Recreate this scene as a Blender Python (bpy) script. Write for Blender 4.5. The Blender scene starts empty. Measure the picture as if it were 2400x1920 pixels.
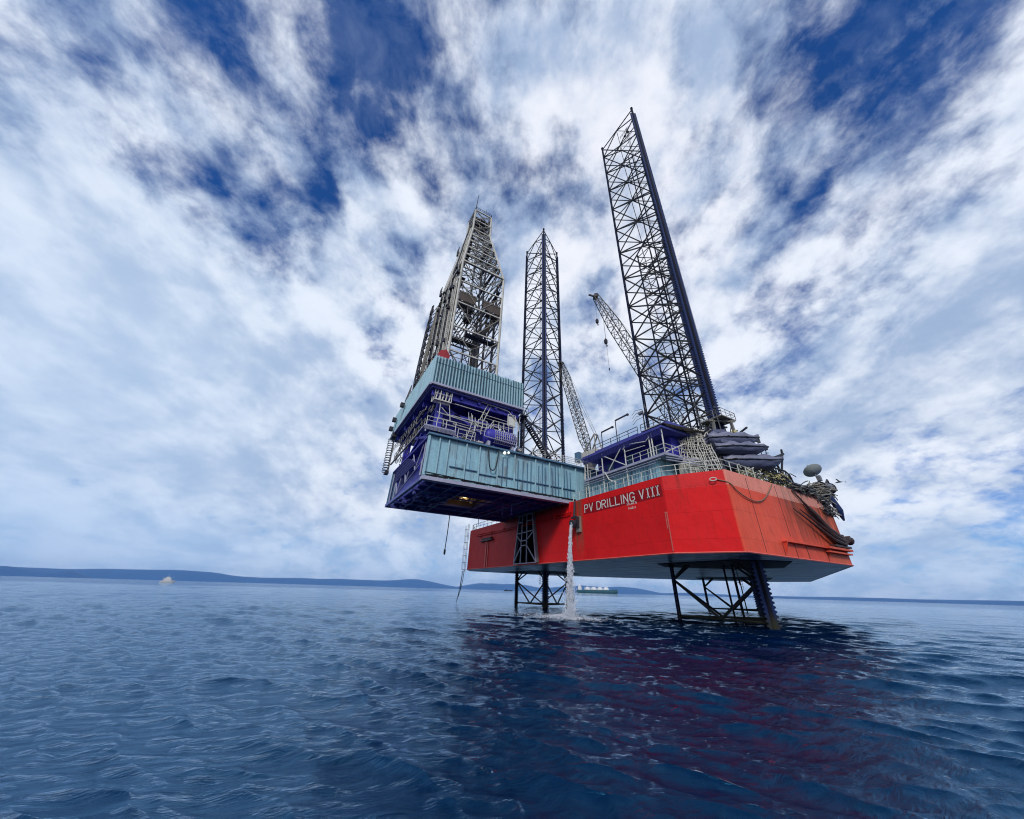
import bpy, math, random
import numpy as np
from mathutils import Vector, Matrix
R = random.Random(7)
sc = bpy.context.scene
COL = sc.collection
PI = math.pi

# ------------------------------------------------------------------ mesh helper
class MB:
    def __init__(s): s.v = []; s.f = []; s.mi = []; s.m = 0; s.c = []
    def cut(s): s.c.append((len(s.v), len(s.f))); return s
    def build_each(s, name, mats, parent=None, smooth=False):
        r = []; v0 = f0 = 0
        if not s.c or s.c[-1][1] < len(s.f): s.cut()
        for v1, f1 in s.c:
            if f1 > f0:
                q = MB(); q.v = s.v[v0:v1]; q.f = [tuple(i-v0 for i in f) for f in s.f[f0:f1]]; q.mi = s.mi[f0:f1]
                r.append(q.build(name, mats, parent, smooth))
            v0, f0 = v1, f1
        return r
    def add(s, vs, fs):
        o = len(s.v); s.v += [tuple(v) for v in vs]
        for f in fs: s.f.append(tuple(o + i for i in f)); s.mi.append(s.m)
        return s
    def box(s, lo, hi):
        x0, y0, z0 = lo; x1, y1, z1 = hi
        return s.add([(x0,y0,z0),(x1,y0,z0),(x1,y1,z0),(x0,y1,z0),(x0,y0,z1),(x1,y0,z1),(x1,y1,z1),(x0,y1,z1)],
              [(0,3,2,1),(4,5,6,7),(0,1,5,4),(1,2,6,5),(2,3,7,6),(3,0,4,7)])
    def beam(s, a, b, w, h=None, up=(0,0,1)):
        a = Vector(a); b = Vector(b); d = (b - a)
        if d.length < 1e-6: return s
        d.normalize(); u = Vector(up)
        if abs(d.dot(u)) > .98: u = Vector((1,0,0))
        x = d.cross(u).normalized() * (w/2); y = x.cross(d).normalized() * ((h or w)/2)
        vs = [a-x-y, a+x-y, a+x+y, a-x+y, b-x-y, b+x-y, b+x+y, b-x+y]
        return s.add(vs, [(0,3,2,1),(4,5,6,7),(0,1,5,4),(1,2,6,5),(2,3,7,6),(3,0,4,7)])
    def tube(s, a, b, r, r2=None, n=6, cap=True):
        return s.path([a, b], r, n=n, r2=r2, cap=cap)
    def path(s, pts, r, n=6, r2=None, cap=True, rs=None):
        P = [Vector(p) for p in pts]; k = len(P); o = len(s.v)
        ref = None; vs = []
        for i in range(k):
            d = (P[min(i+1,k-1)] - P[max(i-1,0)])
            if d.length < 1e-9: d = Vector((0,0,1))
            d.normalize()
            if ref is None:
                u = Vector((0,0,1)) if abs(d.z) < .95 else Vector((1,0,0))
                ref = d.cross(u).normalized()
            ref = (ref - d*ref.dot(d)).normalized()
            w = d.cross(ref)
            rr = rs[i] if rs else (r if r2 is None else r + (r2-r)*i/(k-1))
            for j in range(n):
                t = 2*PI*j/n
                vs.append(P[i] + ref*(rr*math.cos(t)) + w*(rr*math.sin(t)))
        fs = []
        for i in range(k-1):
            for j in range(n):
                fs.append((i*n+j, i*n+(j+1)%n, (i+1)*n+(j+1)%n, (i+1)*n+j))
        if cap:
            fs.append(tuple(range(n-1,-1,-1))); fs.append(tuple((k-1)*n+j for j in range(n)))
        return s.add(vs, fs)
    def prism(s, poly, z0, z1, top=True, bottom=True):
        n = len(poly)
        vs = [(x,y,z0) for x,y in poly] + [(x,y,z1) for x,y in poly]
        fs = [(i,(i+1)%n,n+(i+1)%n,n+i) for i in range(n)]
        if top: fs.append(tuple(range(n,2*n)))
        if bottom: fs.append(tuple(range(n-1,-1,-1)))
        return s.add(vs, fs)
    def lathe(s, prof, base, axis=(0,0,1), n=16, cap=True):
        ax = Vector(axis).normalized(); u = Vector((1,0,0)) if abs(ax.x) < .9 else Vector((0,1,0))
        u = (u - ax*u.dot(ax)).normalized(); w = ax.cross(u); b = Vector(base); vs = []; k = len(prof)
        for r, h in prof:
            for j in range(n):
                t = 2*PI*j/n; vs.append(b + ax*h + u*(r*math.cos(t)) + w*(r*math.sin(t)))
        fs = [(i*n+j, i*n+(j+1)%n, (i+1)*n+(j+1)%n, (i+1)*n+j) for i in range(k-1) for j in range(n)]
        if cap: fs += [tuple(range(n-1,-1,-1)), tuple((k-1)*n+j for j in range(n))]
        return s.add(vs, fs)
    def rail(s, pts, h=1.1, sp=1.5, r=.04, mid=True, close=False):
        P = [Vector(p) for p in pts]
        if close: P.append(P[0])
        up = Vector((0,0,h))
        for a, b in zip(P, P[1:]):
            s.tube(a+up, b+up, r, n=5)
            if mid: s.tube(a+up*.52, b+up*.52, r*.8, n=5)
            L = (b-a).length; k = max(1, round(L/sp))
            for i in range(k+1):
                p = a.lerp(b, i/k); s.tube(p, p+up, r, n=5)
        return s
    def ladder(s, a, b, side, w=.5, step=.35, r=.03):
        a = Vector(a); b = Vector(b); sd = Vector(side).normalized()*(w/2)
        s.tube(a-sd, b-sd, r, n=5); s.tube(a+sd, b+sd, r, n=5)
        n = max(2, int((b-a).length/step))
        for i in range(n):
            p = a.lerp(b, (i+.5)/n); s.tube(p-sd, p+sd, r*.8, n=4)
        return s
    def build(s, name, mats, parent=None, smooth=False):
        me = bpy.data.meshes.new(name)
        me.from_pydata(s.v, [], s.f)
        if not isinstance(mats, (list, tuple)): mats = [mats]
        for m in mats: me.materials.append(m)
        if len(mats) > 1: me.polygons.foreach_set('material_index', s.mi)
        if smooth: me.polygons.foreach_set('use_smooth', [True]*len(me.polygons))
        me.update()
        o = bpy.data.objects.new(name, me); COL.objects.link(o)
        if parent is not None:
            o.parent = parent
            o.matrix_parent_inverse = Matrix.Translation(-parent.location)
        return o

def tag(o, label, cat, group=None, kind=None):
    o['label'] = label; o['category'] = cat
    if group: o['group'] = group
    if kind: o['kind'] = kind
    return o
def thing(name, label, cat, loc=(0,0,0), group=None):
    o = bpy.data.objects.new(name, None); COL.objects.link(o); o.location = loc
    o.empty_display_size = .5
    return tag(o, label, cat, group)
def copy_tree(o, loc, parent=None):
    c = o.copy(); COL.objects.link(c)
    if parent is None: c.location = loc
    else: c.parent = parent; c.matrix_parent_inverse = o.matrix_parent_inverse.copy()
    for ch in list(o.children): copy_tree(ch, None, c)
    return c

# ------------------------------------------------------------------ materials
def nmat(name):
    m = bpy.data.materials.new(name); m.use_nodes = True
    nt = m.node_tree; b = nt.nodes['Principled BSDF']
    return m, nt, b
def N(nt, t, **kw):
    n = nt.nodes.new(t)
    for k, v in kw.items():
        if k in n.inputs: n.inputs[k].default_value = v
        else: setattr(n, k, v)
    return n
def pos_noise(nt, scale, stretch=(1,1,1), detail=6, rough=.6):
    g = N(nt, 'ShaderNodeNewGeometry'); mp = N(nt, 'ShaderNodeMapping'); mp.inputs['Scale'].default_value = stretch
    nt.links.new(g.outputs['Position'], mp.inputs['Vector'])
    n = N(nt, 'ShaderNodeTexNoise'); n.inputs['Scale'].default_value = scale
    n.inputs['Detail'].default_value = detail; n.inputs['Roughness'].default_value = rough
    nt.links.new(mp.outputs[0], n.inputs['Vector'])
    return n
def ramp(nt, src, lo, hi):
    r = N(nt, 'ShaderNodeMapRange'); r.inputs[1].default_value = lo; r.inputs[2].default_value = hi
    nt.links.new(src, r.inputs[0]); return r.outputs[0]
def mix(nt, fac, a, b, mode='MIX'):
    m = N(nt, 'ShaderNodeMix', data_type='RGBA', blend_type=mode)
    for s, v in ((m.inputs[0], fac), (m.inputs[6], a), (m.inputs[7], b)):
        if isinstance(v, (tuple, list)): s.default_value = (*v[:3], 1)
        elif isinstance(v, (int, float)): s.default_value = v
        else: nt.links.new(v, s)
    return m.outputs[2]
def math_(nt, op, a, b=None, clamp=False):
    m = N(nt, 'ShaderNodeMath', operation=op, use_clamp=clamp)
    for s, v in ((m.inputs[0], a), (m.inputs[1], b)):
        if v is None: continue
        if isinstance(v, (int, float)): s.default_value = v
        else: nt.links.new(v, s)
    return m.outputs[0]
def paint(name, col, worn=None, amt=.5, scale=.8, rough=.5, metal=0, streak=(1,1,.18), bump=.15, fine=None, rust=0):
    m, nt, b = nmat(name)
    worn = worn or tuple(c*.55 for c in col)
    n1 = pos_noise(nt, scale, streak, 8, .65)
    f = math_(nt, 'MULTIPLY', ramp(nt, n1.outputs[0], .48, .72), amt)
    c = mix(nt, f, col, worn)
    n2 = pos_noise(nt, scale*6, (1,1,1), 5, .7)
    c = mix(nt, ramp(nt, n2.outputs[0], .3, .7), c, mix(nt, .8, c, fine or (1,1,1), 'MULTIPLY') if fine else mix(nt, .25, c, (0,0,0)))
    if rust:
        n5 = pos_noise(nt, 1.5, (1,1,.09), 7, .7); n6 = pos_noise(nt, .5, (1,1,1), 3, .6)
        c = mix(nt, math_(nt,'MULTIPLY', math_(nt,'MULTIPLY', ramp(nt,n5.outputs[0],.50,.66), ramp(nt,n6.outputs[0],.42,.6)), rust), c, (.14,.075,.045))
    nt.links.new(c, b.inputs['Base Color'])
    b.inputs['Roughness'].default_value = rough; b.inputs['Metallic'].default_value = metal
    if bump:
        bp = N(nt, 'ShaderNodeBump'); bp.inputs['Strength'].default_value = bump; bp.inputs['Distance'].default_value = .05
        nt.links.new(n2.outputs[0], bp.inputs['Height']); nt.links.new(bp.outputs[0], b.inputs['Normal'])
    return m

M = {}
M['navy_leg'] = paint('leg_navy_paint', (.006,.007,.018), (.014,.011,.014), .5, .4, .65, bump=0); M['navy_leg'].node_tree.nodes['Principled BSDF'].inputs['Specular IOR Level'].default_value = .15
M['rack'] = paint('rack_steel', (.014,.03,.11), (.02,.018,.03), .5, .6, .5, .3); M['rack'].node_tree.nodes['Principled BSDF'].inputs['Specular IOR Level'].default_value = .25
M['indigo'] = paint('indigo_shade_paint', (.050,.045,.46), (.022,.02,.17), .7, .5, .5)  # base colour carries the deep blue of the shaded undersides
M['indigo2'] = paint('indigo_worn_shade_paint', (.075,.08,.38), (.03,.028,.17), .7, .9, .5)  # worn variant, shadow blue likewise held in the base colour
M['teal'] = paint('teal_wall_paint', (.36,.62,.72), (.16,.34,.46), .75, .7, .5, streak=(1,1,.12), rust=.75)
M['teal2'] = paint('pale_teal_paint', (.42,.66,.74), (.18,.38,.50), .7, .9, .5, streak=(1,1,.1), rust=.55)
M['teal_dark'] = paint('teal_dark_trim', (.10,.22,.34), (.05,.10,.2), .6, .7, .5)
M['teal_deep'] = paint('teal_groove_shade', (.03,.09,.14), None, .6, 2., .5)  # dark battens stand in for the shaded grooves of the wind wall
M['lilac'] = paint('pale_grey_flange', (.46,.46,.60), (.25,.26,.38), .6, .9, .5, streak=(.6,.6,.6))
M['white'] = paint('white_rail_paint', (.78,.78,.72), (.45,.40,.32), .5, 2., .5)
M['cream'] = paint('cream_steel_paint', (.70,.67,.58), (.14,.12,.10), .75, 1.6, .5)
M['cream_d'] = paint('weathered_cream_steel', (.30,.28,.24), (.03,.028,.03), .95, 1.3, .55)
M['boom'] = paint('boom_brown_paint', (.10,.082,.065), (.035,.028,.025), .7, 1.2, .55)
M['yellow'] = paint('pale_yellow_paint', (.62,.55,.25), (.22,.17,.08), .7, 1.4, .5)
M['black'] = paint('black_rubber', (.012,.012,.016), None, .5, 2., .6)
M['dark'] = paint('dark_machinery', (.03,.03,.045), (.06,.045,.035), .6, 1., .5)
M['brown'] = paint('brown_panel', (.10,.07,.05), (.04,.03,.025), .7, .8, .6)
M['grey'] = paint('grey_steel', (.22,.23,.25), (.10,.09,.09), .6, 1., .5)
M['deck'] = paint('deck_paint', (.10,.13,.12), (.05,.05,.05), .6, .5, .6)
M['red_box'] = paint('red_cover', (.45,.02,.03), (.2,.01,.02), .6, 1., .6)
M['boat'] = paint('slate_boat_paint', (.11,.12,.21), (.05,.05,.10), .8, 1.6, .45, streak=(.5,.5,2.5), bump=.4)
M['boat_lt'] = paint('pale_slate_paint', (.22,.23,.33), (.08,.08,.14), .8, 2., .45, streak=(.5,.5,3))
M['rust'] = paint('rusted_iron', (.045,.022,.022), (.12,.04,.025), .6, 1.6, .6)
M['dish'] = paint('dish_paint', (.58,.63,.62), (.40,.45,.45), .6, .6, .4)
M['rope'] = paint('rope_fibre', (.30,.18,.12), (.15,.08,.06), .6, 4., .8)
M['ship_green'] = paint('ship_hull_green', (.03,.12,.14), None, .3, .02, .5)
M['ship_white'] = paint('ship_white', (.8,.8,.78), (.7,.7,.7), .3, .02, .5)
M['ship_dark'] = paint('ship_dark', (.02,.03,.06), None, .3, .02, .5)

M['brace'] = paint('leg_brace_paint', (.030,.028,.032), (.05,.036,.028), .6, .9, .6, bump=0)
for k_ in ('navy_leg','rack','brace'):
    nt_ = M[k_].node_tree; b_ = nt_.nodes['Principled BSDF']; src = b_.inputs['Base Color'].links[0].from_socket
    g_ = N(nt_,'ShaderNodeNewGeometry'); sp_ = N(nt_,'ShaderNodeSeparateXYZ'); nt_.links.new(g_.outputs['Position'], sp_.inputs[0])
    nz_ = pos_noise(nt_, 3., (1,1,1), 4, .6)
    nt_.links.new(mix(nt_, math_(nt_,'MULTIPLY', ramp(nt_, math_(nt_,'ADD', sp_.outputs[2], nz_.outputs[0]), 2.1, 1.0), .8), src, (.035,.035,.018)), b_.inputs['Base Color'])
def hull_red():
    m, nt, b = nmat('hull_red_paint')
    g = N(nt, 'ShaderNodeNewGeometry'); sp = N(nt, 'ShaderNodeSeparateXYZ'); nt.links.new(g.outputs['Position'], sp.inputs[0])
    X, Y, Z = sp.outputs
    n1 = pos_noise(nt, .25, (1,1,.35), 6, .6)
    c = mix(nt, ramp(nt, n1.outputs[0], .35, .7), (.86,.016,.018), (.74,.011,.014))
    # cantilever shade put into the colour: duller red on the stern's port half
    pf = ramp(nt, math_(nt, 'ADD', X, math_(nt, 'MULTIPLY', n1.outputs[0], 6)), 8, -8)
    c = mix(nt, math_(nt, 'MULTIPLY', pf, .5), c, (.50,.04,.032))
    # chalky faded starboard side
    cf = ramp(nt, X, 30.75, 30.85)
    n2 = pos_noise(nt, .6, (1,1,.5), 8, .65)
    cc = mix(nt, ramp(nt, n2.outputs[0], .3, .75), (.90,.125,.07), (.82,.085,.045))
    # rust runs
    n3 = pos_noise(nt, 1.7, (1,1,.07), 6, .65)
    ymask = math_(nt, 'MULTIPLY', ramp(nt, Y, 10.5, 14), ramp(nt, Z, 5.5, 13.5))
    rf = math_(nt, 'MULTIPLY', ramp(nt, n3.outputs[0], .38, .58), math_(nt, 'ADD', math_(nt, 'MULTIPLY', ymask, .95), .06))
    n7 = pos_noise(nt, .8, (1,1,.22), 6, .7)
    broad = math_(nt,'MULTIPLY', math_(nt,'MULTIPLY', ramp(nt,Y,11.8,14.5), ramp(nt,Z,7.2,11.5)), ramp(nt,n7.outputs[0],.34,.60))
    cc = mix(nt, math_(nt,'MULTIPLY',broad,.62), cc, (.36,.085,.04))
    aft = math_(nt,'MULTIPLY', ramp(nt,Y,17,24), ramp(nt,n7.outputs[0],.30,.62)); cc = mix(nt, math_(nt,'MULTIPLY',aft,.6), cc, (.60,.19,.08))
    cc = mix(nt, rf, cc, (.13,.04,.018))
    c = mix(nt, cf, c, cc)
    # repainted lighter band at the deck edge (stern quarter and side)
    nz = pos_noise(nt, .5, (1,1,1), 2, .5)
    zz = math_(nt, 'ADD', Z, math_(nt, 'MULTIPLY', nz.outputs[0], .12))
    band = math_(nt, 'MULTIPLY', ramp(nt, zz, 12.43, 12.47), ramp(nt, X, 25.2, 25.9))
    c = mix(nt, math_(nt, 'MULTIPLY', band, .55), c, mix(nt, cf, (.85,.05,.05), (.97,.46,.36)))
    # overpainted dark patch behind the name
    pz = math_(nt, 'MULTIPLY', ramp(nt, zz, 11.83, 11.87), ramp(nt, zz, 13.22, 13.16))
    px = math_(nt, 'MULTIPLY', ramp(nt, X, 12.5, 12.6), ramp(nt, X, 25.5, 25.4))
    c = mix(nt, math_(nt, 'MULTIPLY', math_(nt, 'MULTIPLY', pz, px), .75), c, (.20,.004,.012))
    # welded plate seams and slightly different plates
    uv = N(nt,'ShaderNodeCombineXYZ'); nt.links.new(math_(nt,'ADD',X,Y), uv.inputs[0]); nt.links.new(Z, uv.inputs[1])
    bk = N(nt,'ShaderNodeTexBrick'); nt.links.new(uv.outputs[0], bk.inputs['Vector']); bk.inputs['Scale'].default_value = 1; bk.inputs['Brick Width'].default_value = 5.2; bk.inputs['Row Height'].default_value = 2.5; bk.inputs['Mortar Size'].default_value = .02; bk.inputs['Mortar Smooth'].default_value = .6
    bk.inputs['Color1'].default_value = (.88,.88,.88,1); bk.inputs['Color2'].default_value = (1,1,1,1); bk.inputs['Mortar'].default_value = (.62,.55,.55,1)
    c = mix(nt, .75, c, bk.outputs['Color'], 'MULTIPLY')
    # rust and lime stain under the outlet, runs below deck drains
    st_ = math_(nt,'MULTIPLY', math_(nt,'MULTIPLY', ramp(nt,X,10.4,10.9), ramp(nt,X,12.5,11.9)), math_(nt,'MULTIPLY', ramp(nt,Z,6.4,9.4), ramp(nt,Y,.2,.1)))
    c = mix(nt, math_(nt,'MULTIPLY', math_(nt,'MULTIPLY',st_, ramp(nt,n3.outputs[0],.30,.60)), .8), c, (.16,.10,.06))
    ru = math_(nt,'MULTIPLY', ramp(nt,n3.outputs[0],.56,.72), ramp(nt,Z,6.5,13.5))
    c = mix(nt, math_(nt,'MULTIPLY',ru,.55), c, (.20,.03,.02))
    # grime
    n4 = pos_noise(nt, 3., (1,1,.25), 8, .7)
    c = mix(nt, math_(nt, 'MULTIPLY', ramp(nt, n4.outputs[0], .52, .75), .35), c, (.16,.03,.02))
    nt.links.new(c, b.inputs['Base Color'])
    b.inputs['Roughness'].default_value = .55; b.inputs['Specular IOR Level'].default_value = .15
    # plating seams + dents
    w = pos_noise(nt, .5, (1,1,1), 3, .5)
    bp = N(nt, 'ShaderNodeBump'); bp.inputs['Strength'].default_value = .45; bp.inputs['Distance'].default_value = .25
    nt.links.new(math_(nt,'ADD',w.outputs[0],math_(nt,'MULTIPLY',bk.outputs['Fac'],-.12)), bp.inputs['Height']); nt.links.new(bp.outputs[0], b.inputs['Normal'])
    return m
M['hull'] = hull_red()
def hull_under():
    m, nt, b = nmat('hull_underside_water_light')
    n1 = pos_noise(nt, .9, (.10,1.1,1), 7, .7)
    c = mix(nt, ramp(nt, n1.outputs[0], .42, .60), (.03,.035,.10), (.58,.66,.66))  # pale streaks put reflected water light into the underside colour
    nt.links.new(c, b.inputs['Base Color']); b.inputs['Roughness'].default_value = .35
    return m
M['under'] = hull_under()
M['seam'] = paint('faded_red_seam', (.80,.16,.13), (.5,.03,.03), .5, 1., .5)
M['letter'] = paint('letter_white', (.85,.83,.78), (.7,.5,.45), .4, 3., .5, bump=0)
M['rail'] = M['white']

def emit(name, col, s):
    m, nt, b = nmat(name); b.inputs['Emission Color'].default_value = (*col,1); b.inputs['Emission Strength'].default_value = s
    b.inputs['Base Color'].default_value = (*col,1); return m
M['lamp'] = emit('lit_lamp', (1,.72,.32), 2.2)
M['lampw'] = emit('lit_white_lamp', (1,.97,.9), 1.2)

# ------------------------------------------------------------------ camera (solved from the photograph's perspective)
CAM = Vector((49.8261, -31.5348, 2.785)); pitch, roll, yaw = .5161, .0296, -1.0436
F0 = Vector((math.sin(yaw), math.cos(yaw), 0)); R0 = Vector((math.cos(yaw), -math.sin(yaw), 0)); U0 = Vector((0,0,1))
Fv = F0*math.cos(pitch) + U0*math.sin(pitch); Uv = U0*math.cos(pitch) - F0*math.sin(pitch)
Rr = R0*math.cos(roll) + Uv*math.sin(roll); Ur = Uv*math.cos(roll) - R0*math.sin(roll)
cd = bpy.data.cameras.new('camera'); cam = bpy.data.objects.new('camera', cd); COL.objects.link(cam)
mw = Matrix((Rr, Ur, -Fv)).transposed().to_4x4(); mw.translation = CAM; cam.matrix_world = mw
cd.sensor_width = 36; cd.lens = 36*812.565/2400; cd.shift_x = -27.47/2400; cd.shift_y = -36.7/2400
cd.clip_start = .1; cd.clip_end = 60000
sc.camera = cam

# ------------------------------------------------------------------ dimensions (metres): x along the stern, y towards the bow
ZB, ZT = 6.295, 13.895
WS, W3, Y3, Y4 = 25.71, 30.96, 3.03, 24.57
RC, K3 = 6.525, .8660254
LEGS = [(20.86,15.81), (-20.86,15.81), (0,52.5)]
HULL = [(-WS,0),(WS,0),(W3,Y3),(W3,Y4),(6,72),(-6,72),(-W3,Y4),(-W3,Y3)]
XC1, XC0, YT, ZCB, ZCT = 9.2, -9.92, -21.4, 14.15, 19.35

# ================================================================== HULL
hull = thing('drilling_rig_hull', 'huge red steel rig hull raised above the sea with white name lettering on its stern', 'rig hull', (0,0,ZB))
b = MB(); n = len(HULL)
vs = [(x,y,ZB) for x,y in HULL] + [(x,y,ZT) for x,y in HULL]
b.add(vs, [(i,(i+1)%n,n+(i+1)%n,n+i) for i in range(n)])
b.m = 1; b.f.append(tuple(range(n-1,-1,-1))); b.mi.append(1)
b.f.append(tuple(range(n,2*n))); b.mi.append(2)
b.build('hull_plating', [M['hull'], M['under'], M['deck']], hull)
# edge trims
b = MB()
loop = [(x*1.0012,y-.02 if y < 1 else y,ZB+.03) for x,y in HULL]
for i in range(n): b.tube(loop[i], loop[(i+1)%n], .075, n=5)
b.build('bilge_edge', M['seam'], hull)
b = MB(); b.box((WS-.14,-.07,ZB+.2),(WS-.04,.0-.005,10.1)); b.box((WS-.34,-.06,8.6),(WS-.26,-.005,10.2)); b.box((WS-.34,-.062,10.1),(WS-.03,-.004,10.22))
b.cut(); b.box((-17.2,-.12,ZB+.1),(-16.9,-.004,11.3)); b.cut(); b.box((-16.3,-.12,ZB+.1),(-16.1,-.004,11.3))
b.build_each('weld_seam', M['seam'], hull)
# plate joints on the starboard side
b = MB()
for y in (9.8, 12.2, 14.6, 18.9): b.box((W3+.003,y,ZB+.1),(W3+.035,y+.05,7.7 if y < 19 else 7.2)); b.cut()
b.cut(); b.box((W3+.003,6.4,ZB+.2),(W3+.02,6.45,13.6)); b.cut(); b.box((W3+.003,12.0,8.4),(W3+.02,12.05,13.6)); b.cut(); b.box((W3+.003,17.6,8.6),(W3+.02,17.65,13.6))
b.build_each('plate_joint', M['rust'], hull)
# fender ledge on the starboard side, where the anchor sits
b = MB(); b.box((W3+.004,10.0,7.72),(W3+.42,18.6,7.84)); b.box((W3+.004,18.7,7.35),(W3+.5,24.4,7.5)); b.box((W3+.004,18.62,7.72),(W3+.62,24.5,7.95))
for y in (10.1,19.1):
    b.add([(W3+.004,y,7.7),(W3+.4,y,7.7),(W3+.004,y,6.6),(W3+.004,y+.09,7.7),(W3+.4,y+.09,7.7),(W3+.004,y+.09,6.6)],[(0,1,2),(3,5,4),(0,3,4,1),(1,4,5,2),(2,5,3,0)])
b.build('anchor_ledge', M['hull'], hull)
# leg wells: dark plates painted in for the shaded openings in the bottom
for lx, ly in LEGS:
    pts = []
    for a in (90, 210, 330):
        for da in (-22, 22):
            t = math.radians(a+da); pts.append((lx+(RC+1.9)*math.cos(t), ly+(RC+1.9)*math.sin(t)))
    b = MB(); b.prism(pts, ZB-.05, ZB-.006); b.build('leg_well_shade', M['navy_leg'], hull)
# lettering: strokes
def strokes(c):
    return {'P':[[(0,0),(0,1),(.75,1),(1,.86),(1,.62),(.75,.48),(0,.48)]],
    'V':[[(0,1),(.5,0),(1,1)]], 'D':[[(0,0),(0,1),(.65,1),(1,.78),(1,.22),(.65,0),(0,0)]],
    'R':[[(0,0),(0,1),(.75,1),(1,.86),(1,.64),(.75,.5),(0,.5)],[(.45,.5),(1,0)]],
    'I':[[(.5,0),(.5,1)]], 'L':[[(0,1),(0,0),(1,0)]], 'N':[[(0,0),(0,1),(1,0),(1,1)]],
    'G':[[(1,.8),(.75,1),(.25,1),(0,.78),(0,.22),(.25,0),(.75,0),(1,.2),(1,.45),(.6,.45)]],
    'S':[[(.5,0),(.5,1)],[(.2,1),(.8,1)],[(.2,0),(.8,0)]]}[c]
def ribbon(b, pts, w, y=-.03):
    for (x0,z0),(x1,z1) in zip(pts, pts[1:]):
        dx, dz = x1-x0, z1-z0; L = math.hypot(dx,dz) or 1; ux, uz = dx/L, dz/L
        e = w*.5; x0e, z0e, x1e, z1e = x0-ux*e, z0-uz*e, x1+ux*e, z1+uz*e
        px, pz = -uz*w/2, ux*w/2; y = y - .0007
        q = [(x0e+px,z0e+pz),(x0e-px,z0e-pz),(x1e-px,z1e-pz),(x1e+px,z1e+pz)]
        b.add([(x,y,z) for x,z in q]+[(x,-.004,z) for x,z in q],[(0,1,2,3),(7,6,5,4),(0,4,5,1),(1,5,6,2),(2,6,7,3),(3,7,4,0)])
b = MB()
for c, x0, x1 in [('P',12.80,13.43),('V',13.75,14.42),('D',15.22,15.92),('R',16.16,16.85),('I',17.1,17.3),('L',17.62,18.27),('L',18.57,19.2),('I',19.45,19.67),('N',19.92,20.57),('G',20.91,21.6),('V',22.38,23.0),('S',23.40,23.78),('S',24.04,24.44),('S',24.70,25.12)]:
    for st in strokes(c): ribbon(b, [(x0+(x1-x0)*u, 12.06+.93*v) for u, v in st], .115 if c != 'S' else .135)
    b.cut()
b.build_each('name_letter', M['letter'], hull)
b = MB(); rr = random.Random(3)
for z0, xs, hh in ((11.72, (20.38,21.9), .24), (11.25,(20.55,21.8), .2)):
    x = xs[0]; b.cut()
    while x < xs[1]:
        w = .11+.08*rr.random(); h1 = hh*(.6+.5*rr.random())
        k = rr.choice((0,1,2))
        if k == 0: ribbon(b, [(x,z0),(x+.03,z0+h1)], .05)
        elif k == 1: ribbon(b, [(x,z0+h1),(x,z0),(x+w*.7,z0+.02)], .045)
        else: ribbon(b, [(x,z0+h1*.8),(x+w*.6,z0+h1*.9),(x+w*.5,z0+.03),(x,z0)], .045)
        x += w+.055
b.build_each('port_lettering', M['letter'], hull)
# guard rails round the deck edge
b = MB(); off = .25
P = [(10.2,off,ZT),(WS-.1,off,ZT),(W3-off,Y3+.1,ZT),(W3-off,9,ZT)]
b.rail(P, 1.15, 1.35, .045)
b.build('guard_rail', M['rail'], hull)
b = MB(); b.rail([(W3-off,9.6,ZT),(W3-off,Y4-.2,ZT),(18,48,ZT)], 1.1, 1.6, .05); b.build('guard_rail', M['dark'], hull)
b = MB(); b.rail([(-25.2,off,ZT),(-10.2,off,ZT)], 1.15, 1.8, .045); b.cut()
b.rail([(-25.4,.4,ZT),(-30,3,ZT)], 1.15, 1.6, .045); b.build_each('guard_rail', M['dark'], hull)
# pipes on the stern plating
b = MB()
for dz, x1 in ((0,10.0),(.35,9.75)):
    pts = [(-22,-.16,12.75-dz-.03),(-6.2,-.16,12.4-dz*.9),(2.2,-.16,12.5-dz*.9),(x1,-.16,12.5-dz*.9),(x1,-.16,13.9)]
    b.path(pts, .07, n=6)
for x in (-20,-15,-10,3,6,9): b.box((x,-.2,12.0),(x+.1,-.004,12.75))
b.build('stern_pipe_run', M['hull'], hull)
b = MB(); b.box((-19.6,-.5,11.05),(-13.9,-.004,11.22)); b.box((-19.2,-.4,11.5),(-14.4,-.004,11.62)); b.box((-18.5,-.3,11.22),(-15,-.004,11.5)); b.build('fairlead_shelf', M['rust'], hull)
# water outlet
b = MB(); b.box((11.2,-.3,9.7),(11.95,-.004,11.7)); b.m = 1
b.lathe([(.38,0),(.42,.5),(.55,.52),(.55,.75),(.3,.8)], (11.15,-.3,10.9), (0,-1,-.35), 12)
b.box((11.6,-.6,10.3),(11.9,-.35,11.6)); b.box((10.4,-.5,11.5),(11.5,-.35,11.75)); b.tube((11.1,-.5,11.7),(11.1,-.3,13.7),.14,n=8)
b.build('discharge_outlet', [M['cream_d'], M['dark']], hull)
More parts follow.
